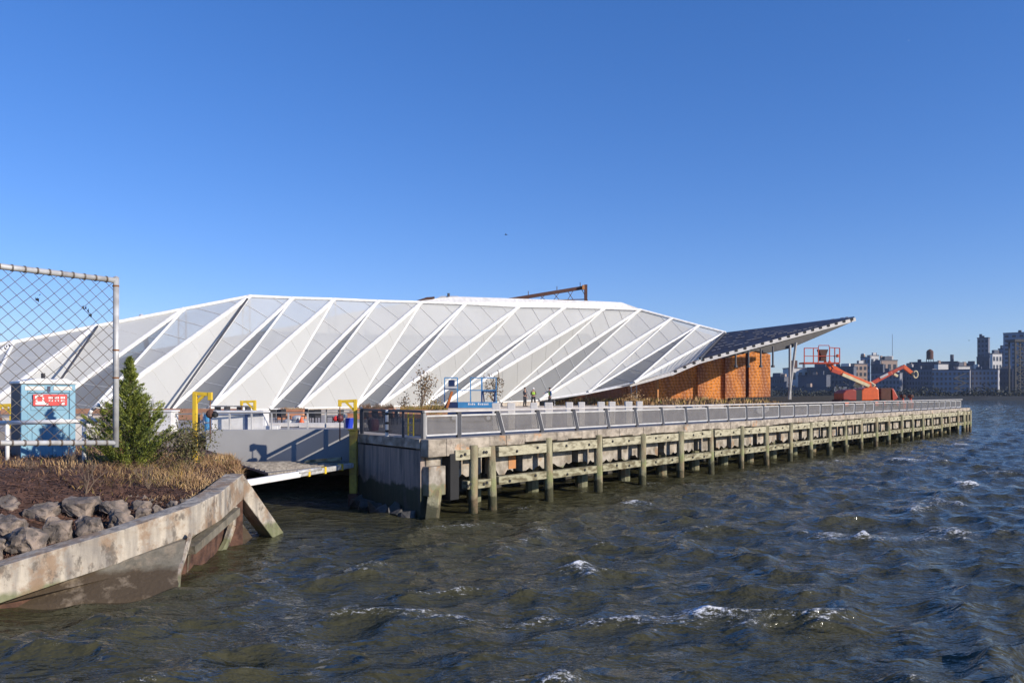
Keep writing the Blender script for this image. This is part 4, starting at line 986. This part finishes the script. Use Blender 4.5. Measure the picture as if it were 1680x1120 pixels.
# boulders
rk = [(8,836,52,40,15.2,'mottled grey boulder at the left frame edge, in the upper row behind the seawall'), (72,840,62,38,15.2,'pale flat-topped boulder in the upper row with a shadowed gap on its right'),
      (133,834,62,34,15.5,'wide pale boulder in the middle of the upper row'), (188,834,48,32,15.6,'rounded tan boulder left of the smallest stones'), (232,832,34,22,15.9,'small flat boulder at the right end of the upper row'),
      (14,868,56,40,14.3,'angular boulder leaning on the big front one, left frame edge'), (41,888,62,50,13.75,'biggest dark rounded boulder in front, touching the seawall'), (94,872,44,46,14.2,'upright wedge-shaped boulder in the lower row'),
      (150,866,54,38,14.5,'broken-faced boulder in the lower row beside the upright wedge'), (200,852,40,34,15.0,'cube-like boulder below the rounded tan one'), (234,844,28,20,15.3,'small yellowish stone lying on the seawall ledge'),
      (262,838,20,20,15.6,'little dark upright stone, first of the three at the thin end'), (284,832,18,18,15.8,'little grey stone, middle of the three at the thin end'), (304,827,20,16,16.1,'little pale stone at the very thin end of the row'),
      (-6,900,40,40,13.3,'dark boulder half cut by the left frame edge, lowest of all'), (-45,850,60,44,14.6,'boulder just outside the row at the left frame edge'), (-60,895,70,50,13.6,'broad boulder beyond the left frame edge')]
for i, (px, py, w_, h_, Y, lab) in enumerate(rk):
    rnd = random.Random(i*13+5); c = at(px, py-1, Y); sx = w_/F*Y/2*1.08; sz = h_/F*Y/2*1.12; bm = bmesh.new()
    for k in range(19):
        v = V((rnd.gauss(0,1), rnd.gauss(0,1), rnd.gauss(0,1))).normalized(); v = V((math.copysign(abs(v.x)**.7, v.x), math.copysign(abs(v.y)**.7, v.y), math.copysign(abs(v.z)**.75, v.z)))
        v = v*rnd.uniform(.72, 1.08); bm.verts.new((c.x+v.x*sx, c.y+v.y*sx*.85, c.z+v.z*sz*1.0))
    bmesh.ops.convex_hull(bm, input=bm.verts); bmesh.ops.delete(bm, geom=[v for v in bm.verts if not v.link_faces], context='VERTS')
    bmesh.ops.bevel(bm, geom=bm.edges[:], offset=.012, segments=1, affect='EDGES', clamp_overlap=True)
    bmesh.ops.triangulate(bm, faces=bm.faces[:]); bmesh.ops.subdivide_edges(bm, edges=bm.edges[:], cuts=3, use_grid_fill=True)
    for v in bm.verts: v.co += V((1,1,1))*0 + v.normal*(.03*noise.noise(v.co*5)+.045*noise.noise(v.co*13))
    bm.verts.index_update(); mb = MB(); mb.add([v.co.copy() for v in bm.verts], [tuple(v.index for v in f.verts) for f in bm.faces]); bm.free()
    mb.build('boulder', 'stone', label=lab, cat='boulder', group='boulders behind the seawall')

rub = MB(); rnd = random.Random(21)
for _ in range(260):
    f = rnd.random(); i = rnd.uniform(2, 6.2); i0 = int(i); e = lerp(near[i0], near[i0+1], i-i0)+ns_[i0]*rnd.uniform(.5, 2.1); d = rnd.uniform(.03, .10)
    z = bank_h(e.x, e.y, e.z, .6)+.02
    if px_of(e)[0] > 330: continue
    v6 = [V((e.x, e.y, z))+V((rnd.uniform(.6,1)*d*a, rnd.uniform(.6,1)*d*b, rnd.uniform(.5,.9)*d*c)) for a, b, c in ((1,0,0),(-1,0,0),(0,1,0),(0,-1,0),(.2,.1,1),(0,0,-1))]
    rub.add(v6, [(0,2,4),(2,1,4),(1,3,4),(3,0,4),(2,0,5),(1,2,5),(3,1,5),(0,3,5)])
rub.build('rubble', 'stone', kind='stuff', label='small broken stones and rubble between the boulders', cat='rubble')
# ================= vegetation =================
def leafquad(m, c, n, s, rnd):
    a = V((rnd.gauss(0,1), rnd.gauss(0,1), rnd.gauss(0,1))).normalized(); b = n.cross(a)
    if b.length < .05: return
    b.normalize(); a = b.cross(n).normalized()
    m.add([c-a*s-b*s*.45, c+a*s*.2-b*s*.5, c+a*s, c-a*s*.2+b*s*.5], [(0,1,2,3)])
def conifer():
    Y = 19.4; px = 213; b = at(px, 757, Y); b.z = 1.78; top = at(px, 583, Y); h = top.z-b.z; rnd = random.Random(4)
    o = root('conifer', b, 'dense green conifer beside the fence post with a thin leading shoot', 'tree')
    MB().tube(b-V((0,0,.2)), top-V((0,0,.12)), .055, 8, .008).build('trunk', 'bark', o)
    m = MB(); s = MB()
    for k in range(340):
        f = rnd.random()**1.1; z = b.z+.06+f*(h-.1)
        # width profile follows the picture: broad below, nipped at mid height, thin leader
        R = float(np.interp(f, [0, .15, .35, .5, .66, .8, 1], [.85, 1.08, .95, .66, .34, .19, .04]))
        az = rnd.uniform(0, 6.28); R *= rnd.choice((.55,.8,1.0,1.0,1.15,1.3))*rnd.uniform(.9,1.05)
        d = V((math.cos(az), math.sin(az), rnd.uniform(.5, 1.3))).normalized(); st_ = V((b.x, b.y, z-R*.45)); L_ = R*1.08
        s.tube(st_, st_+d*L_, .008, 4, .003)
        for i in range(int(20+L_*150)):
            g = rnd.random()**.55; c = st_+d*L_*g; sp = .02+.075*(1.1-g)*min(1, L_*2)
            c = c+V((rnd.gauss(0,1), rnd.gauss(0,1), rnd.gauss(0,1)))*sp*.6
            e = (d+V((rnd.gauss(0,.5), rnd.gauss(0,.5), rnd.gauss(0,.4)))).normalized(); b_ = e.cross(V((rnd.gauss(0,1), rnd.gauss(0,1), rnd.gauss(0,1)))).normalized(); q_ = rnd.uniform(.035, .075); m.add([c-b_*q_*.2, c+b_*q_*.2, c+e*q_], [(0,1,2)])
    m.build('crown', 'conifer', o); s.build('branches', 'bark', o)
conifer()
def bush(px, py, Y, w_, h_, name, label, leafm, n, ls, stems=9, flat=1.0, cat='bush'):
    b = at(px, py, Y); rnd = random.Random(px); o = root(name, b, label, cat); s = MB(); m = MB()
    for k in range(stems):
        az = rnd.uniform(0, 6.28); d = V((math.cos(az)*rnd.uniform(.1,.6)*w_/h_, math.sin(az)*rnd.uniform(.1,.6)*w_/h_, 1)).normalized(); L_ = h_*rnd.uniform(.65, 1.02)
        p = b-V((0,0,.1)); pts_ = [p]
        for i in range(5):
            d = (d+V((rnd.gauss(0,.14), rnd.gauss(0,.14), .02))).normalized(); p = p+d*L_/5; pts_.append(p)
        for i, (a, c) in enumerate(zip(pts_[:-1], pts_[1:])): s.tube(a, c, .014*h_*(1-i*.17), 5)
        for i in range(n//stems):
            f = rnd.uniform(.25, 1)**.7*4.99; k2 = int(f); c = lerp(pts_[k2], pts_[k2+1], f-k2); r_ = w_*.17
            cl = V((rnd.gauss(0,r_), rnd.gauss(0,r_), rnd.gauss(0,r_*.9)))
            e = c+cl
            if rnd.random() < .06: s.tube(c, e, .004, 3)
            nn = V((rnd.gauss(0,1), rnd.gauss(0,1), rnd.gauss(0,1))).normalized(); leafquad(m, e, nn, ls*rnd.uniform(.6, 1.2), rnd)
    s.build('branches', 'stem', o); m.build('foliage', leafm, o)
bush(306, 765, 19.6, 1.05, 1.25, 'bush', 'round brownish-green leafy bush under the near yellow davit', 'bush', 2300, .035, 14)
bush(690, 672, 43, 1.5, 2.3, 'young_tree', 'slender young tree with sparse brown leaves left of the blue scissor lift', 'leaf_brown', 420, .075, 5, cat='tree')
bush(663, 673, 43, .8, .95, 'young_tree', 'short sparse shrub left of the slender young tree', 'leaf_brown', 130, .06, 5, cat='shrub')
bush(812, 668, 47, 1.0, 2.4, 'young_tree', 'thin brown-leaved young tree rising behind the right end of the scissor lift', 'leaf_brown', 360, .075, 4, cat='tree')
bush(962, 652, 76, 1.2, 2.6, 'young_tree', 'faint bare sapling against the mesh facade right of the workers', 'leaf_brown', 120, .05, 6, cat='tree')
bush(712, 676, 40, 1.3, .55, 'planting', 'low tawny and green plants at the left wheels of the scissor lift', 'weed', 600, .05, 14, cat='plants')
bush(1035, 659, 77, 2.6, .9, 'planting', 'mound of dry brown grass against the red-brown end of the rusty screen', 'straw', 700, .08, 22, cat='plants')

# ================= plaza furniture =================
def chair(x, y, z, rz, label):
    o = root('chair', (0,0,0), label, 'chair', 'dark chairs on the plaza'); BASE[o.name] = V((0,0,0))
    MB().box((0, 0, .45), (.46, .46, .05)).build('seat', 'black', o, bevel=.01)
    MB().box((0, .22, .72), (.46, .04, .46)).build('backrest', 'black', o, bevel=.01)
    for sx in (-.2, .2):
        for sy in (-.2, .2): MB().box((sx, sy, .21), (.035, .035, .43)).build('leg', 'black', o)
    return o
ch = chair(0, 0, 0, 0, '')
spots = [(447, 34), (462, 34.5), (470, 35.5), (498, 36), (514, 34), (521, 34.4), (541, 35), (556, 34), (604, 33), (618, 33.6), (629, 34.4), (644, 33.2), (655, 34)]
place_words = ['leftmost chair, seen between the first two inlet rail posts', 'chair just right of the leftmost one', 'chair half hidden by the copper planter', 'chair behind the grey sack', 'chair at the left of the front pair', 'chair at the right of the front pair',
               'chair between the front pair and the red hoist', 'chair directly behind the red hoist', 'chair just right of the yellow davit', 'chair second right of the yellow davit', 'chair behind the dark red drum', 'chair right of the banded post', 'rightmost chair near the pier corner']
for i, (px, y) in enumerate(spots):
    o = ch if i == 0 else copy_tree(ch); q = at(px, 0, y)
    o.scale = (.66,.66,.66); place(o, (q.x, y, 2.2), [.3, 2.6, 1.2, -.8, 3.0, .2, 1.9, -2.3, .9, 2.8, -.4, 1.1, 2.2][i], label='black '+place_words[i])
def planter(px0, px1, y, zt, name, m, label, top='straw', hgt=None):
    a, b = at(px0, 0, y).x, at(px1, 0, y).x; o = root(name, ((a+b)/2, y, 2.2), label, 'planter')
    MB().box(((a+b)/2, y+.4, 2.2+(zt-2.2)/2), (b-a, .8, zt-2.2)).build('box', m, o, bevel=.01)
    MB().box(((a+b)/2, y+.4, zt+.03), (b-a+.08, .88, .08)).build('rim', m, o, bevel=.01)
    g = MB(); rnd = random.Random(px0)
    for i in range(int(260*(b-a))):
        x, yy = rnd.uniform(a+.05, b-.05), rnd.uniform(y+.1, y+.7); h = rnd.uniform(.05, hgt or .15); lx = rnd.uniform(-.1,.1)
        g.add([(x-.012, yy, zt+.05), (x+.012, yy, zt+.05), (x+lx, yy, zt+.07+h)], [(0,1,2)])
    g.build('grasses', top, o)
planter(455, 497, 40, at(0, 674, 40).z, 'planter', 'copper', 'copper-coloured planter box behind the leftmost chairs')
planter(570, 596, 41, at(0, 679, 41).z, 'planter', 'copper', 'small pinkish planter behind the yellow davit')
planter(586, 645, 44, at(0, 672, 44).z, 'planter', 'copper', 'long copper planter with feathery grasses right of the yellow davit', hgt=.35)
planter(655, 735, 42.5, at(0, 674, 42.5).z, 'planter', 'brick', 'low brick-coloured planter below the sparse young trees', 'weed', hgt=.35)
sk_ = MB(); q = at(487, 0, 33.5)
for dx, dz in ((-.35, 0), (0, .0), (.3, 0), (.02, .16)): sk_.lathe((q.x+dx, 33.5, 2.2+dz), [(.12,0), (.22,.06), (.22,.18), (.08,.24)], 12)
sk_.build('sandbags', 'galv', label='heap of pale grey sandbags in front of the copper planter', cat='sandbags')
MB().lathe((at(494.5, 0, 33.2).x, 33.2, 2.2), [(.16,0), (.05,.28), (.02,.36)], 12).build('traffic_cone', 'orange', label='small orange cone beside the grey sandbags', cat='cone')
lb = MB(); 
lb.box((at(500,0,31.5).x, 31.5, 2.28), (4.8, .5, .14)); lb.box((at(560,0,31).x, 31, 2.25), (3.2, .4, .1)); lb.build('white_slabs', 'white_block', label='long pale slabs laid on the plaza behind the inlet railing', cat='slabs')
# table row far left, behind the white box
for i, (a, b) in enumerate(((352, 378), (388, 412))):
    xa, xb = at(a, 0, 37).x, at(b, 0, 37).x; o = root('picnic_table', ((xa+xb)/2, 37, 2.2), ('left' if i == 0 else 'right')+' of two dark picnic tables just above the lid of the white equipment box', 'table')
    MB().box(((xa+xb)/2, 37, 2.93), (xb-xa, .8, .05)).build('tabletop', 'steel_grey', o)
    for x in (xa+.15, xb-.15): MB().box((x, 37, 2.55), (.08, .6, .7)).build('leg', 'rail_post', o)
# brick planter wall along the plaza at left
bw = MB(); bw.box((at(200,0,40).x, 40, 2.2+.28), (12, .4, .56)); bw.build('brick_wall', 'brick', label='low brick-red planter wall on the plaza behind the conifer', cat='wall')
bx = MB(); q = at(140, 0, 26); bx.box((q.x, 26, 2.1), (1.0, .5, .9), rz=.2); bx.build('tarp_pile', 'white_block', bevel=.1, label='whitish tarp-covered pile between the toilet and the conifer', cat='pile')

# ================= people =================
def skin_mesh(name, verts, edges, radii, m, parent, root_i=0):
    me = bpy.data.meshes.new(name); me.from_pydata([tuple(v) for v in verts], edges, []); me.materials.append(M[m])
    o = bpy.data.objects.new(name, me); C.objects.link(o); o.parent = parent
    md = o.modifiers.new('skin', 'SKIN'); me.skin_vertices.new() if not me.skin_vertices else None
    for i, sv in enumerate(me.skin_vertices[0].data): sv.radius = radii[i] if isinstance(radii[i], tuple) else (radii[i], radii[i]); sv.use_root = (i == root_i)
    s_ = o.modifiers.new('sub', 'SUBSURF'); s_.levels = 1; s_.render_levels = 1; return o
def person(px, Y, z, h, rz, arms, torso_m, legs_m, vest, helm, label, stance=.1, wide=1.0):
    q = at(px, 0, Y); k = h/1.75; o = root('person', (0,0,0), label, 'person', 'workers standing by the hall'); BASE[o.name] = V((0,0,0))
    def v(x, y, z_): return V((x, y, z_))
    hip, kn, an = .92, .50, .09
    B = {'pel': v(0,0,.95), 'wa': v(0,0,1.12), 'ch': v(0,-.01,1.32), 'nk': v(0,0,1.47), 'hb': v(0,-.01,1.54), 'hd': v(0,-.02,1.63), 'ht': v(0,-.01,1.71)}
    names = list(B); V_ = [B[n] for n in names]; R_ = [(.13*wide,.10), (.12*wide,.09), (.15*wide,.10), .055, .065, .085, .06]; E_ = [(0,1),(1,2),(2,3),(3,4),(4,5),(5,6)]
    def chain(start, pts_, rr):
        p = start
        for pt, r in zip(pts_, rr): V_.append(pt); R_.append(r); E_.append((p, len(V_)-1)); p = len(V_)-1
        return p
    legs = []; 
    for s in (-1, 1):
        pts_ = [v(s*.10, 0, .88), v(s*(.11+stance*.3), -.02, kn), v(s*(.12+stance*.5), .02, an), v(s*(.13+stance*.5), -.13, .04)]; chain(0, pts_, [.085, .06, .045, .04]); legs.append(pts_)
    am = []
    for s, (el, wr) in zip((-1, 1), arms):
        pts_ = [v(s*.19, 0, 1.40), V(el), V(wr)]; i = chain(2, pts_, [.055, .042, .03]); am.append(pts_)
        d = (V(wr)-V(el)).normalized(); up = V((0,0,1)) if abs(d.z) < .8 else V((0,1,0)); sd_ = d.cross(up).normalized()
        pal = V(wr)+d*.08; pi = chain(i, [pal], [.032])
        for f, (off, L_) in enumerate(((-.03, .06), (-.01, .075), (.01, .07), (.03, .055))): chain(pi, [pal+sd_*off+d*.03, pal+sd_*off*1.2+d*(L_+.02)-up*.01], [.010, .008])
        chain(i, [V(wr)+d*.04-sd_*.045, V(wr)+d*.085-sd_*.06], [.012, .009])
    skin_mesh('body', V_, E_, R_, 'skin', o)
    # face
    for s in (-1, 1): MB().lathe((s*.03, -.10, 1.635), [(.004,0), (.009,.006), (.004,.012)], 6).build('eye', 'black', o)
    MB().add([(0,-.10,1.64), (-.014,-.10,1.605), (.014,-.10,1.605), (0,-.125,1.608)], [(0,1,3),(0,3,2),(1,2,3)]).build('nose', 'skin', o)
    # trousers, jacket
    tv = [v(0,0,.97)]; te = []; tr_ = [(.145*wide,.115)]
    for l in legs:
        p = 0
        for pt, r in zip(l[:3], (.105, .085, .065)): tv.append(pt); tr_.append(r); te.append((p, len(tv)-1)); p = len(tv)-1
    skin_mesh('trousers', tv, te, tr_, legs_m, o)
    jv = [v(0,0,.98), v(0,0,1.14), v(0,-.01,1.33), v(0,0,1.45)]; je = [(0,1),(1,2),(2,3)]; jr = [(.16*wide,.12), (.15*wide,.115), (.175*wide,.125), .07]
    for a in am:
        p = 2
        for pt, r in zip([a[0], a[1], lerp(a[1], a[2], .85)], (.075, .06, .045)): jv.append(pt); jr.append(r); je.append((p, len(jv)-1)); p = len(jv)-1
    skin_mesh('jacket', jv, je, jr, torso_m, o)
    if vest: skin_mesh('safety_vest', [v(0,0,1.02), v(0,0,1.16), v(0,-.01,1.33), v(0,0,1.42)], [(0,1),(1,2),(2,3)], [(.175*wide,.135), (.165*wide,.13), (.185*wide,.14), (.12,.09)], 'vest', o)
    if helm: MB().lathe((0, -.01, 1.655), [(.135,0), (.115,.015), (.108,.06), (.07,.11), (.01,.125)], 16).build('hard_hat', helm, o, smooth=True)
    else: MB().lathe((0, .01, 1.64), [(.09,0), (.1,.04), (.075,.1), (.01,.125)], 14).build('hair', 'hair', o, smooth=True)
    for s in (0, 1):
        an_ = legs[s][2]; MB().box((an_.x, an_.y-.06, .045), (.1, .28, .09)).build('boot', 'black', o, bevel=.02)
    o.scale = (k, k, k); place(o, (q.x, Y, z), rz); return o
dn = lambda s: ((s*.25, .02, 1.14), (s*.24, -.08, .9))
fo = lambda s: ((s*.24, .0, 1.14), (s*.10, -.22, 1.12))
person(861, 68, 2.40, 1.66, math.radians(60), (fo(-1), dn(1)), 'cloth_dark', 'cloth_dark', False, None, 'worker in all-dark clothing standing at the left of the three', .15)
person(875, 68.5, 2.40, 1.62, math.radians(10), (fo(-1), fo(1)), 'cloth_jacket', 'cloth_dark', True, 'helmet', 'stocky worker in a white hard hat, middle of the three', .12, 1.25)
person(902, 68, 2.40, 1.64, math.radians(-65), (((-.30, -.18, 1.30), (-.22, -.50, 1.24)), dn(1)), 'denim', 'cloth_dark', True, 'black', 'worker in a bright yellow-green vest and blue sleeves pointing left', .15)

# ================= birds =================
def gull(px, py, Y, span, m, label, rz=0, lift=.2):
    c = at(px, py, Y); o = root('bird', c, label, 'bird'); s = span/2
    MB().add([c+V(q) for q in ((-s*.5,0,0), (-s*.2,.06*s,.09*s), (0,.09*s,.1*s), (s*.38,.05*s,.06*s), (s*.55,0,.0), (s*.38,-.05*s,-.03*s), (0,-.09*s,-.08*s), (-s*.2,-.05*s,-.03*s))], [(0,1,7),(1,2,6,7),(2,3,5,6),(3,4,5)]).build('body', m, o)
    b = MB().lathe(c+V((0,0,-.09*s)), [(.02*s,0), (.13*s,.06*s), (.13*s,.12*s), (.03*s,.18*s)], 8); b.build('breast', m, o)
    for k in (-1, 1):
        MB().prism([c+V((-.12*s,0,.05*s)), c+V((.14*s,0,.05*s)), c+V((.05*s,k*s*.5,lift*s*1.2)), c+V((-.1*s,k*s,lift*s)), c+V((-.12*s,k*s*.5,lift*s))], (0,0,.02*s)).build('wing', m, o)
    o.rotation_euler.z = 0
gull(830, 385.5, 60, .62, 'feather_dark', 'small dark bird gliding high above the middle of the hall')
gull(1491, 67, 60, .25, 'feather', 'tiny pale gull near the top right of the sky')
gull(1590, 558.5, 120, .55, 'feather_dark', 'tiny dark bird low over the far shore skyline')

# ================= far shore =================
FY = 455
MB().prism([V((120, FY, -1)), V((1500, FY, -1)), V((1500, FY+900, -1)), V((60, FY+900, -1))], (0, 0, 2.6)).build('far_shore', 'shore', kind='structure')
MB().box((420, FY-1.0, .6), (640, 2, 3.4)).build('far_bulkhead', 'shore', label='dark low quay wall along the far shore waterline', cat='quay')
PH = math.radians(-34)
winmesh = {}
def building(px0, px1, ytop, Y, ci, label, rows=0, cols=0, wm='window_dark', depth=20, extra=None, ph=PH):
    xa, xb = at(px0, 0, Y).x, at(px1, 0, Y).x; wd = (xb-xa); zt = at(0, ytop, Y).z; cx = (xa+xb)/2
    R = Matrix.Rotation(ph, 3, 'Z'); L_ = wd/(math.cos(ph)+0*abs(math.sin(ph))) ; depth = min(depth, wd*.55)
    L_ = max(2, (wd-abs(math.sin(ph))*depth)/math.cos(ph)); c0 = V((cx, Y+L_*.3+4, 0))
    o = root('city_building', (c0.x, c0.y, 1.5), label, 'building'); BASE[o.name] = V((c0.x, c0.y, 0))
    o.location = (c0.x, c0.y, 0)
    ax = (R@V((1,0,0)), R@V((0,1,0)), V((0,0,1)))
    MB().box((c0.x, c0.y, (zt+1.2)/2), (L_, depth, zt-1.2), ax=ax).build('wall', 'city%d' % ci, o)
    MB().box((c0.x, c0.y, zt+.3), (L_+.5, depth+.5, .6), ax=ax).build('parapet', 'city6', o)
    if rows and cols:
        key = (round(L_/cols*.5, 1), round((zt-1.5)/rows*.5, 1), wm)
        if key not in winmesh:
            me = bpy.data.meshes.new('window'); hw, hh = key[0]/2, key[1]/2
            me.from_pydata([(x, y, z) for x in (-hw, hw) for y in (-.08, .08) for z in (-hh, hh)], [], [(0,1,3,2),(4,6,7,5),(0,4,5,1),(2,3,7,6),(0,2,6,4),(1,5,7,3)]); me.materials.append(M[wm]); winmesh[key] = me
        for r in range(rows):
            for c in range(cols):
                wo = bpy.data.objects.new('window', winmesh[key]); C.objects.link(wo); wo.parent = o
                p = R@V((-L_/2+(c+.5)*L_/cols, -depth/2-.1, 0)); wo.location = (p.x, p.y, 2.2+(r+.5)*(zt-2.8)/rows); wo.rotation_euler.z = ph
    if extra: extra(o, c0, zt, L_, depth, ax)
    rr = random.Random(int(px0*7+ytop)); 
    for k in range(2 if wd > 8 else 1):
        hx = rr.uniform(1.2, 3.2); hh = rr.uniform(1.2, 3.0); p = c0+ax[0]*rr.uniform(-.4, .4)*L_
        MB().box((p.x, p.y, zt+.6+hh/2), (hx, hx, hh), ax=ax).build(rr.choice(('roof_house', 'stair_head', 'roof_vent')), rr.choice(('city1', 'city6', 'city3', 'city5')), o)
    return o
def tank(o, c, zt, L_, d, ax):
    m = MB(); k = c+V((-L_*.12, 0, 0)); 
    for dx in (-1.6, 1.6):
        for dy in (-1.6, 1.6): m.tube((k.x+dx, k.y+dy, zt), (k.x+dx, k.y+dy, zt+3), .25, 6)
    m.build('tank_legs', 'black', o); MB().lathe((k.x, k.y, zt+2.6), [(2.3,0), (2.3,5.6), (1.6,6.6), (.2,7.4)], 16).build('water_tank', 'rust_dark', o)
    MB().tube((k.x+16, k.y, zt), (k.x+16, k.y, zt+6), 1.2, 10).build('roof_chimney', 'city6', o)
def setback(o, c, zt, L_, d, ax): MB().box((c.x, c.y, zt+1.8), (L_*.45, d*.6, 2.6), ax=ax).build('roof_house', 'city1', o)
def whitebox(o, c, zt, L_, d, ax): MB().box((c.x+L_*.1, c.y, zt+1.5), (L_*.35, d*.5, 2.2), ax=ax).build('roof_house', 'city5', o)
def chim(o, c, zt, L_, d, ax): MB().box((c.x-L_*.2, c.y, zt+3), (3.2, 3.2, 5.5), ax=ax).build('chimney', 'rust_dark', o)
city = [
 (1266, 1300, 619, 520, 1, 'long low slate block at the left of the skyline, behind the canopy columns', 3, 7, setback),
 (1296, 1345, 604, 540, 5, 'cream-walled building with a sloping dark roof and dark chimney', 2, 4, chim),
 (1318, 1372, 616, 500, 6, 'black pitched shed in front of the cream-walled building', 0, 0, None),
 (1334, 1380, 603, 530, 6, 'black office block with pale window bands below the raised cage', 4, 6, setback),
 (1372, 1414, 602, 520, 1, 'dark block with small white roof box just right of the raised cage', 5, 6, whitebox),
 (1404, 1428, 597, 545, 3, 'brownish mid-rise with pale end wall above the orange boom', 5, 3, whitebox),
 (1418, 1436, 586, 640, 7, 'pale blue glass block rising behind the brownish mid-rise', 6, 3, None),
 (1430, 1446, 583, 640, 5, 'bright white tower top beside the pale blue glass block', 4, 2, whitebox),
 (1436, 1458, 598, 530, 6, 'narrow black block left of the tan building', 5, 3, setback),
 (1448, 1478, 591, 550, 3, 'tan brick building with a dark roof line behind the red boom', 3, 3, setback),
 (1440, 1492, 612, 500, 4, 'grey warehouse behind the red boom', 4, 8, None),
 (1484, 1514, 603, 540, 1, 'slate block with a round white sign box behind the boom hook', 4, 5, whitebox),
 (1500, 1546, 606, 505, 0, 'blue-grey waterfront warehouse right of the boom hook', 5, 9, None),
 (1508, 1592, 594, 560, 6, 'wide dark roofed factory carrying the wooden water tank', 4, 10, tank),
 (1543, 1562, 597, 520, 5, 'white box-like penthouse under the water tank', 1, 3, None),
 (1576, 1598, 601, 520, 5, 'long white penthouse right of the water tank', 1, 4, None),
 (1542, 1610, 607, 495, 2, 'pale lilac apartment block with a zigzag fire stair', 5, 9, None),
 (1606, 1652, 606, 490, 2, 'pale lilac apartment block with rows of paired windows, right of the fire stair', 5, 7, None),
 (1612, 1631, 554, 620, 0, 'tall grey-blue tower, the highest full tower on the skyline', 12, 3, None),
 (1611, 1633, 586, 560, 6, 'black mid-rise standing in front of the tall grey-blue tower', 4, 3, None),
 (1632, 1650, 580, 600, 5, 'white stepped block right of the tall tower', 5, 3, setback),
 (1645, 1656, 572, 640, 7, 'slim pale tower with a dark cap right of the stepped block', 6, 2, setback),
 (1650, 1672, 606, 500, 6, 'dark block at the foot of the crane tower', 5, 4, None),
 (1657, 1670, 560, 640, 7, 'blue glass tower slab behind the crane tower', 10, 2, None),
 (1664, 1725, 545, 620, 7, 'wide blue glass tower cut by the right frame edge', 14, 5, None),
 (1690, 1800, 600, 500, 1, 'slate blocks beyond the right frame edge', 4, 10, None),
 (1590, 1616, 599, 550, 4, 'small grey roofed house between the penthouse and the tall tower', 2, 3, setback),
 (1270, 1400, 636, 475, 1, 'low dark pier shed with pale panels at the far waterline on the left', 1, 12, None),
]
for k, (a, b, yt, Y, ci, lab, r, c, ex) in enumerate(city): building(a, b, yt, Y, ci, lab, r, c, 'window_warm' if ci == 2 else 'window_dark', extra=ex, ph=.12 if ci in (3, 5) else (PH if k % 3 else PH*1.25))
# zigzag fire stair
fs_ = MB(); base = at(1575, 0, 482)
for i in range(4):
    z = at(0, 612+i*8, 482).z; z2 = at(0, 620+i*8, 482).z; s = 1 if i % 2 else -1
    fs_.bar((base.x-3.5*s, 482, z), (base.x+3.5*s, 482, z2), .6, .5); fs_.bar((base.x-4, 482, z2), (base.x+4, 482, z2), .8, .3)
fs_.build('fire_stair', 'black', label='black zigzag fire stair on the pale lilac apartment block', cat='fire stair')
# lattice crane tower at the right frame edge
ct = root('crane_tower', (at(1672, 0, 470).x, 470, 1.6), 'dark steel lattice crane tower at the right frame edge', 'crane')
xa, xb = at(1666, 0, 470).x, at(1684, 0, 470).x; zt = at(0, 560, 470).z; m = MB()
for x in (xa, xb):
    for y in (470, 476): m.bar((x, y, 1.5), (x, y, zt), .8)
m.build('legs', 'black', ct); m = MB(); z = 3
while z < zt-4: m.bar((xa, 470, z), (xb, 470, z+5), .5); m.bar((xb, 470, z), (xa, 470, z+5), .5); m.bar((xa, 470, z), (xb, 470, z), .5); z += 5
m.build('bracing', 'black', ct); MB().box(((xa+xb)/2, 473, zt+.5), (xb-xa+2, 8, 1.6)).build('head_frame', 'black', ct)
am = root('antenna_mast', at(1464, 656, 900), 'hair-thin radio mast above the tan building', 'mast')
MB().tube(V((at(1464,0,900).x, 900, 1.5)), at(1464, 548, 900), .45, 6, .25).build('mast', 'city7', am)
# shoreline trees as one dark low mass
sh = MB(); rnd = random.Random(8)
for i in range(5200):
    X = rnd.uniform(at(1262,0,462).x, at(1720,0,462).x); z = 1.6+abs(rnd.gauss(0, 2.6))*(.5+noise.noise(V((X*.06, 0, 0)))*.9+.3); y = 462+rnd.gauss(0, 2)
    c = V((X, y, z)); nn = V((rnd.gauss(0,1), rnd.gauss(0,1), rnd.gauss(0,1))).normalized(); leafquad(sh, c, nn, .8, rnd)
mat('far_green', (.05,.055,.045), .9)
sh.build('shore_trees', 'far_green', kind='stuff', label='dark line of scrub and trees along the far waterline', cat='trees')

hm = bpy.data.materials.new('haze'); hm.use_nodes = True; hn = hm.node_tree; hn.nodes.remove(hn.nodes['Principled BSDF'])
pv = hn.nodes.new('ShaderNodeVolumePrincipled'); pv.inputs['Color'].default_value = (.70,.82,1,1); pv.inputs['Density'].default_value = .00010
hn.links.new(pv.outputs[0], hn.nodes['Material Output'].inputs['Volume']); M['haze'] = hm
MB().box((400, 600, 39), (9000, 1720, 82)).build('haze', 'haze', kind='stuff', label='thin blue haze in the air over the river', cat='haze')
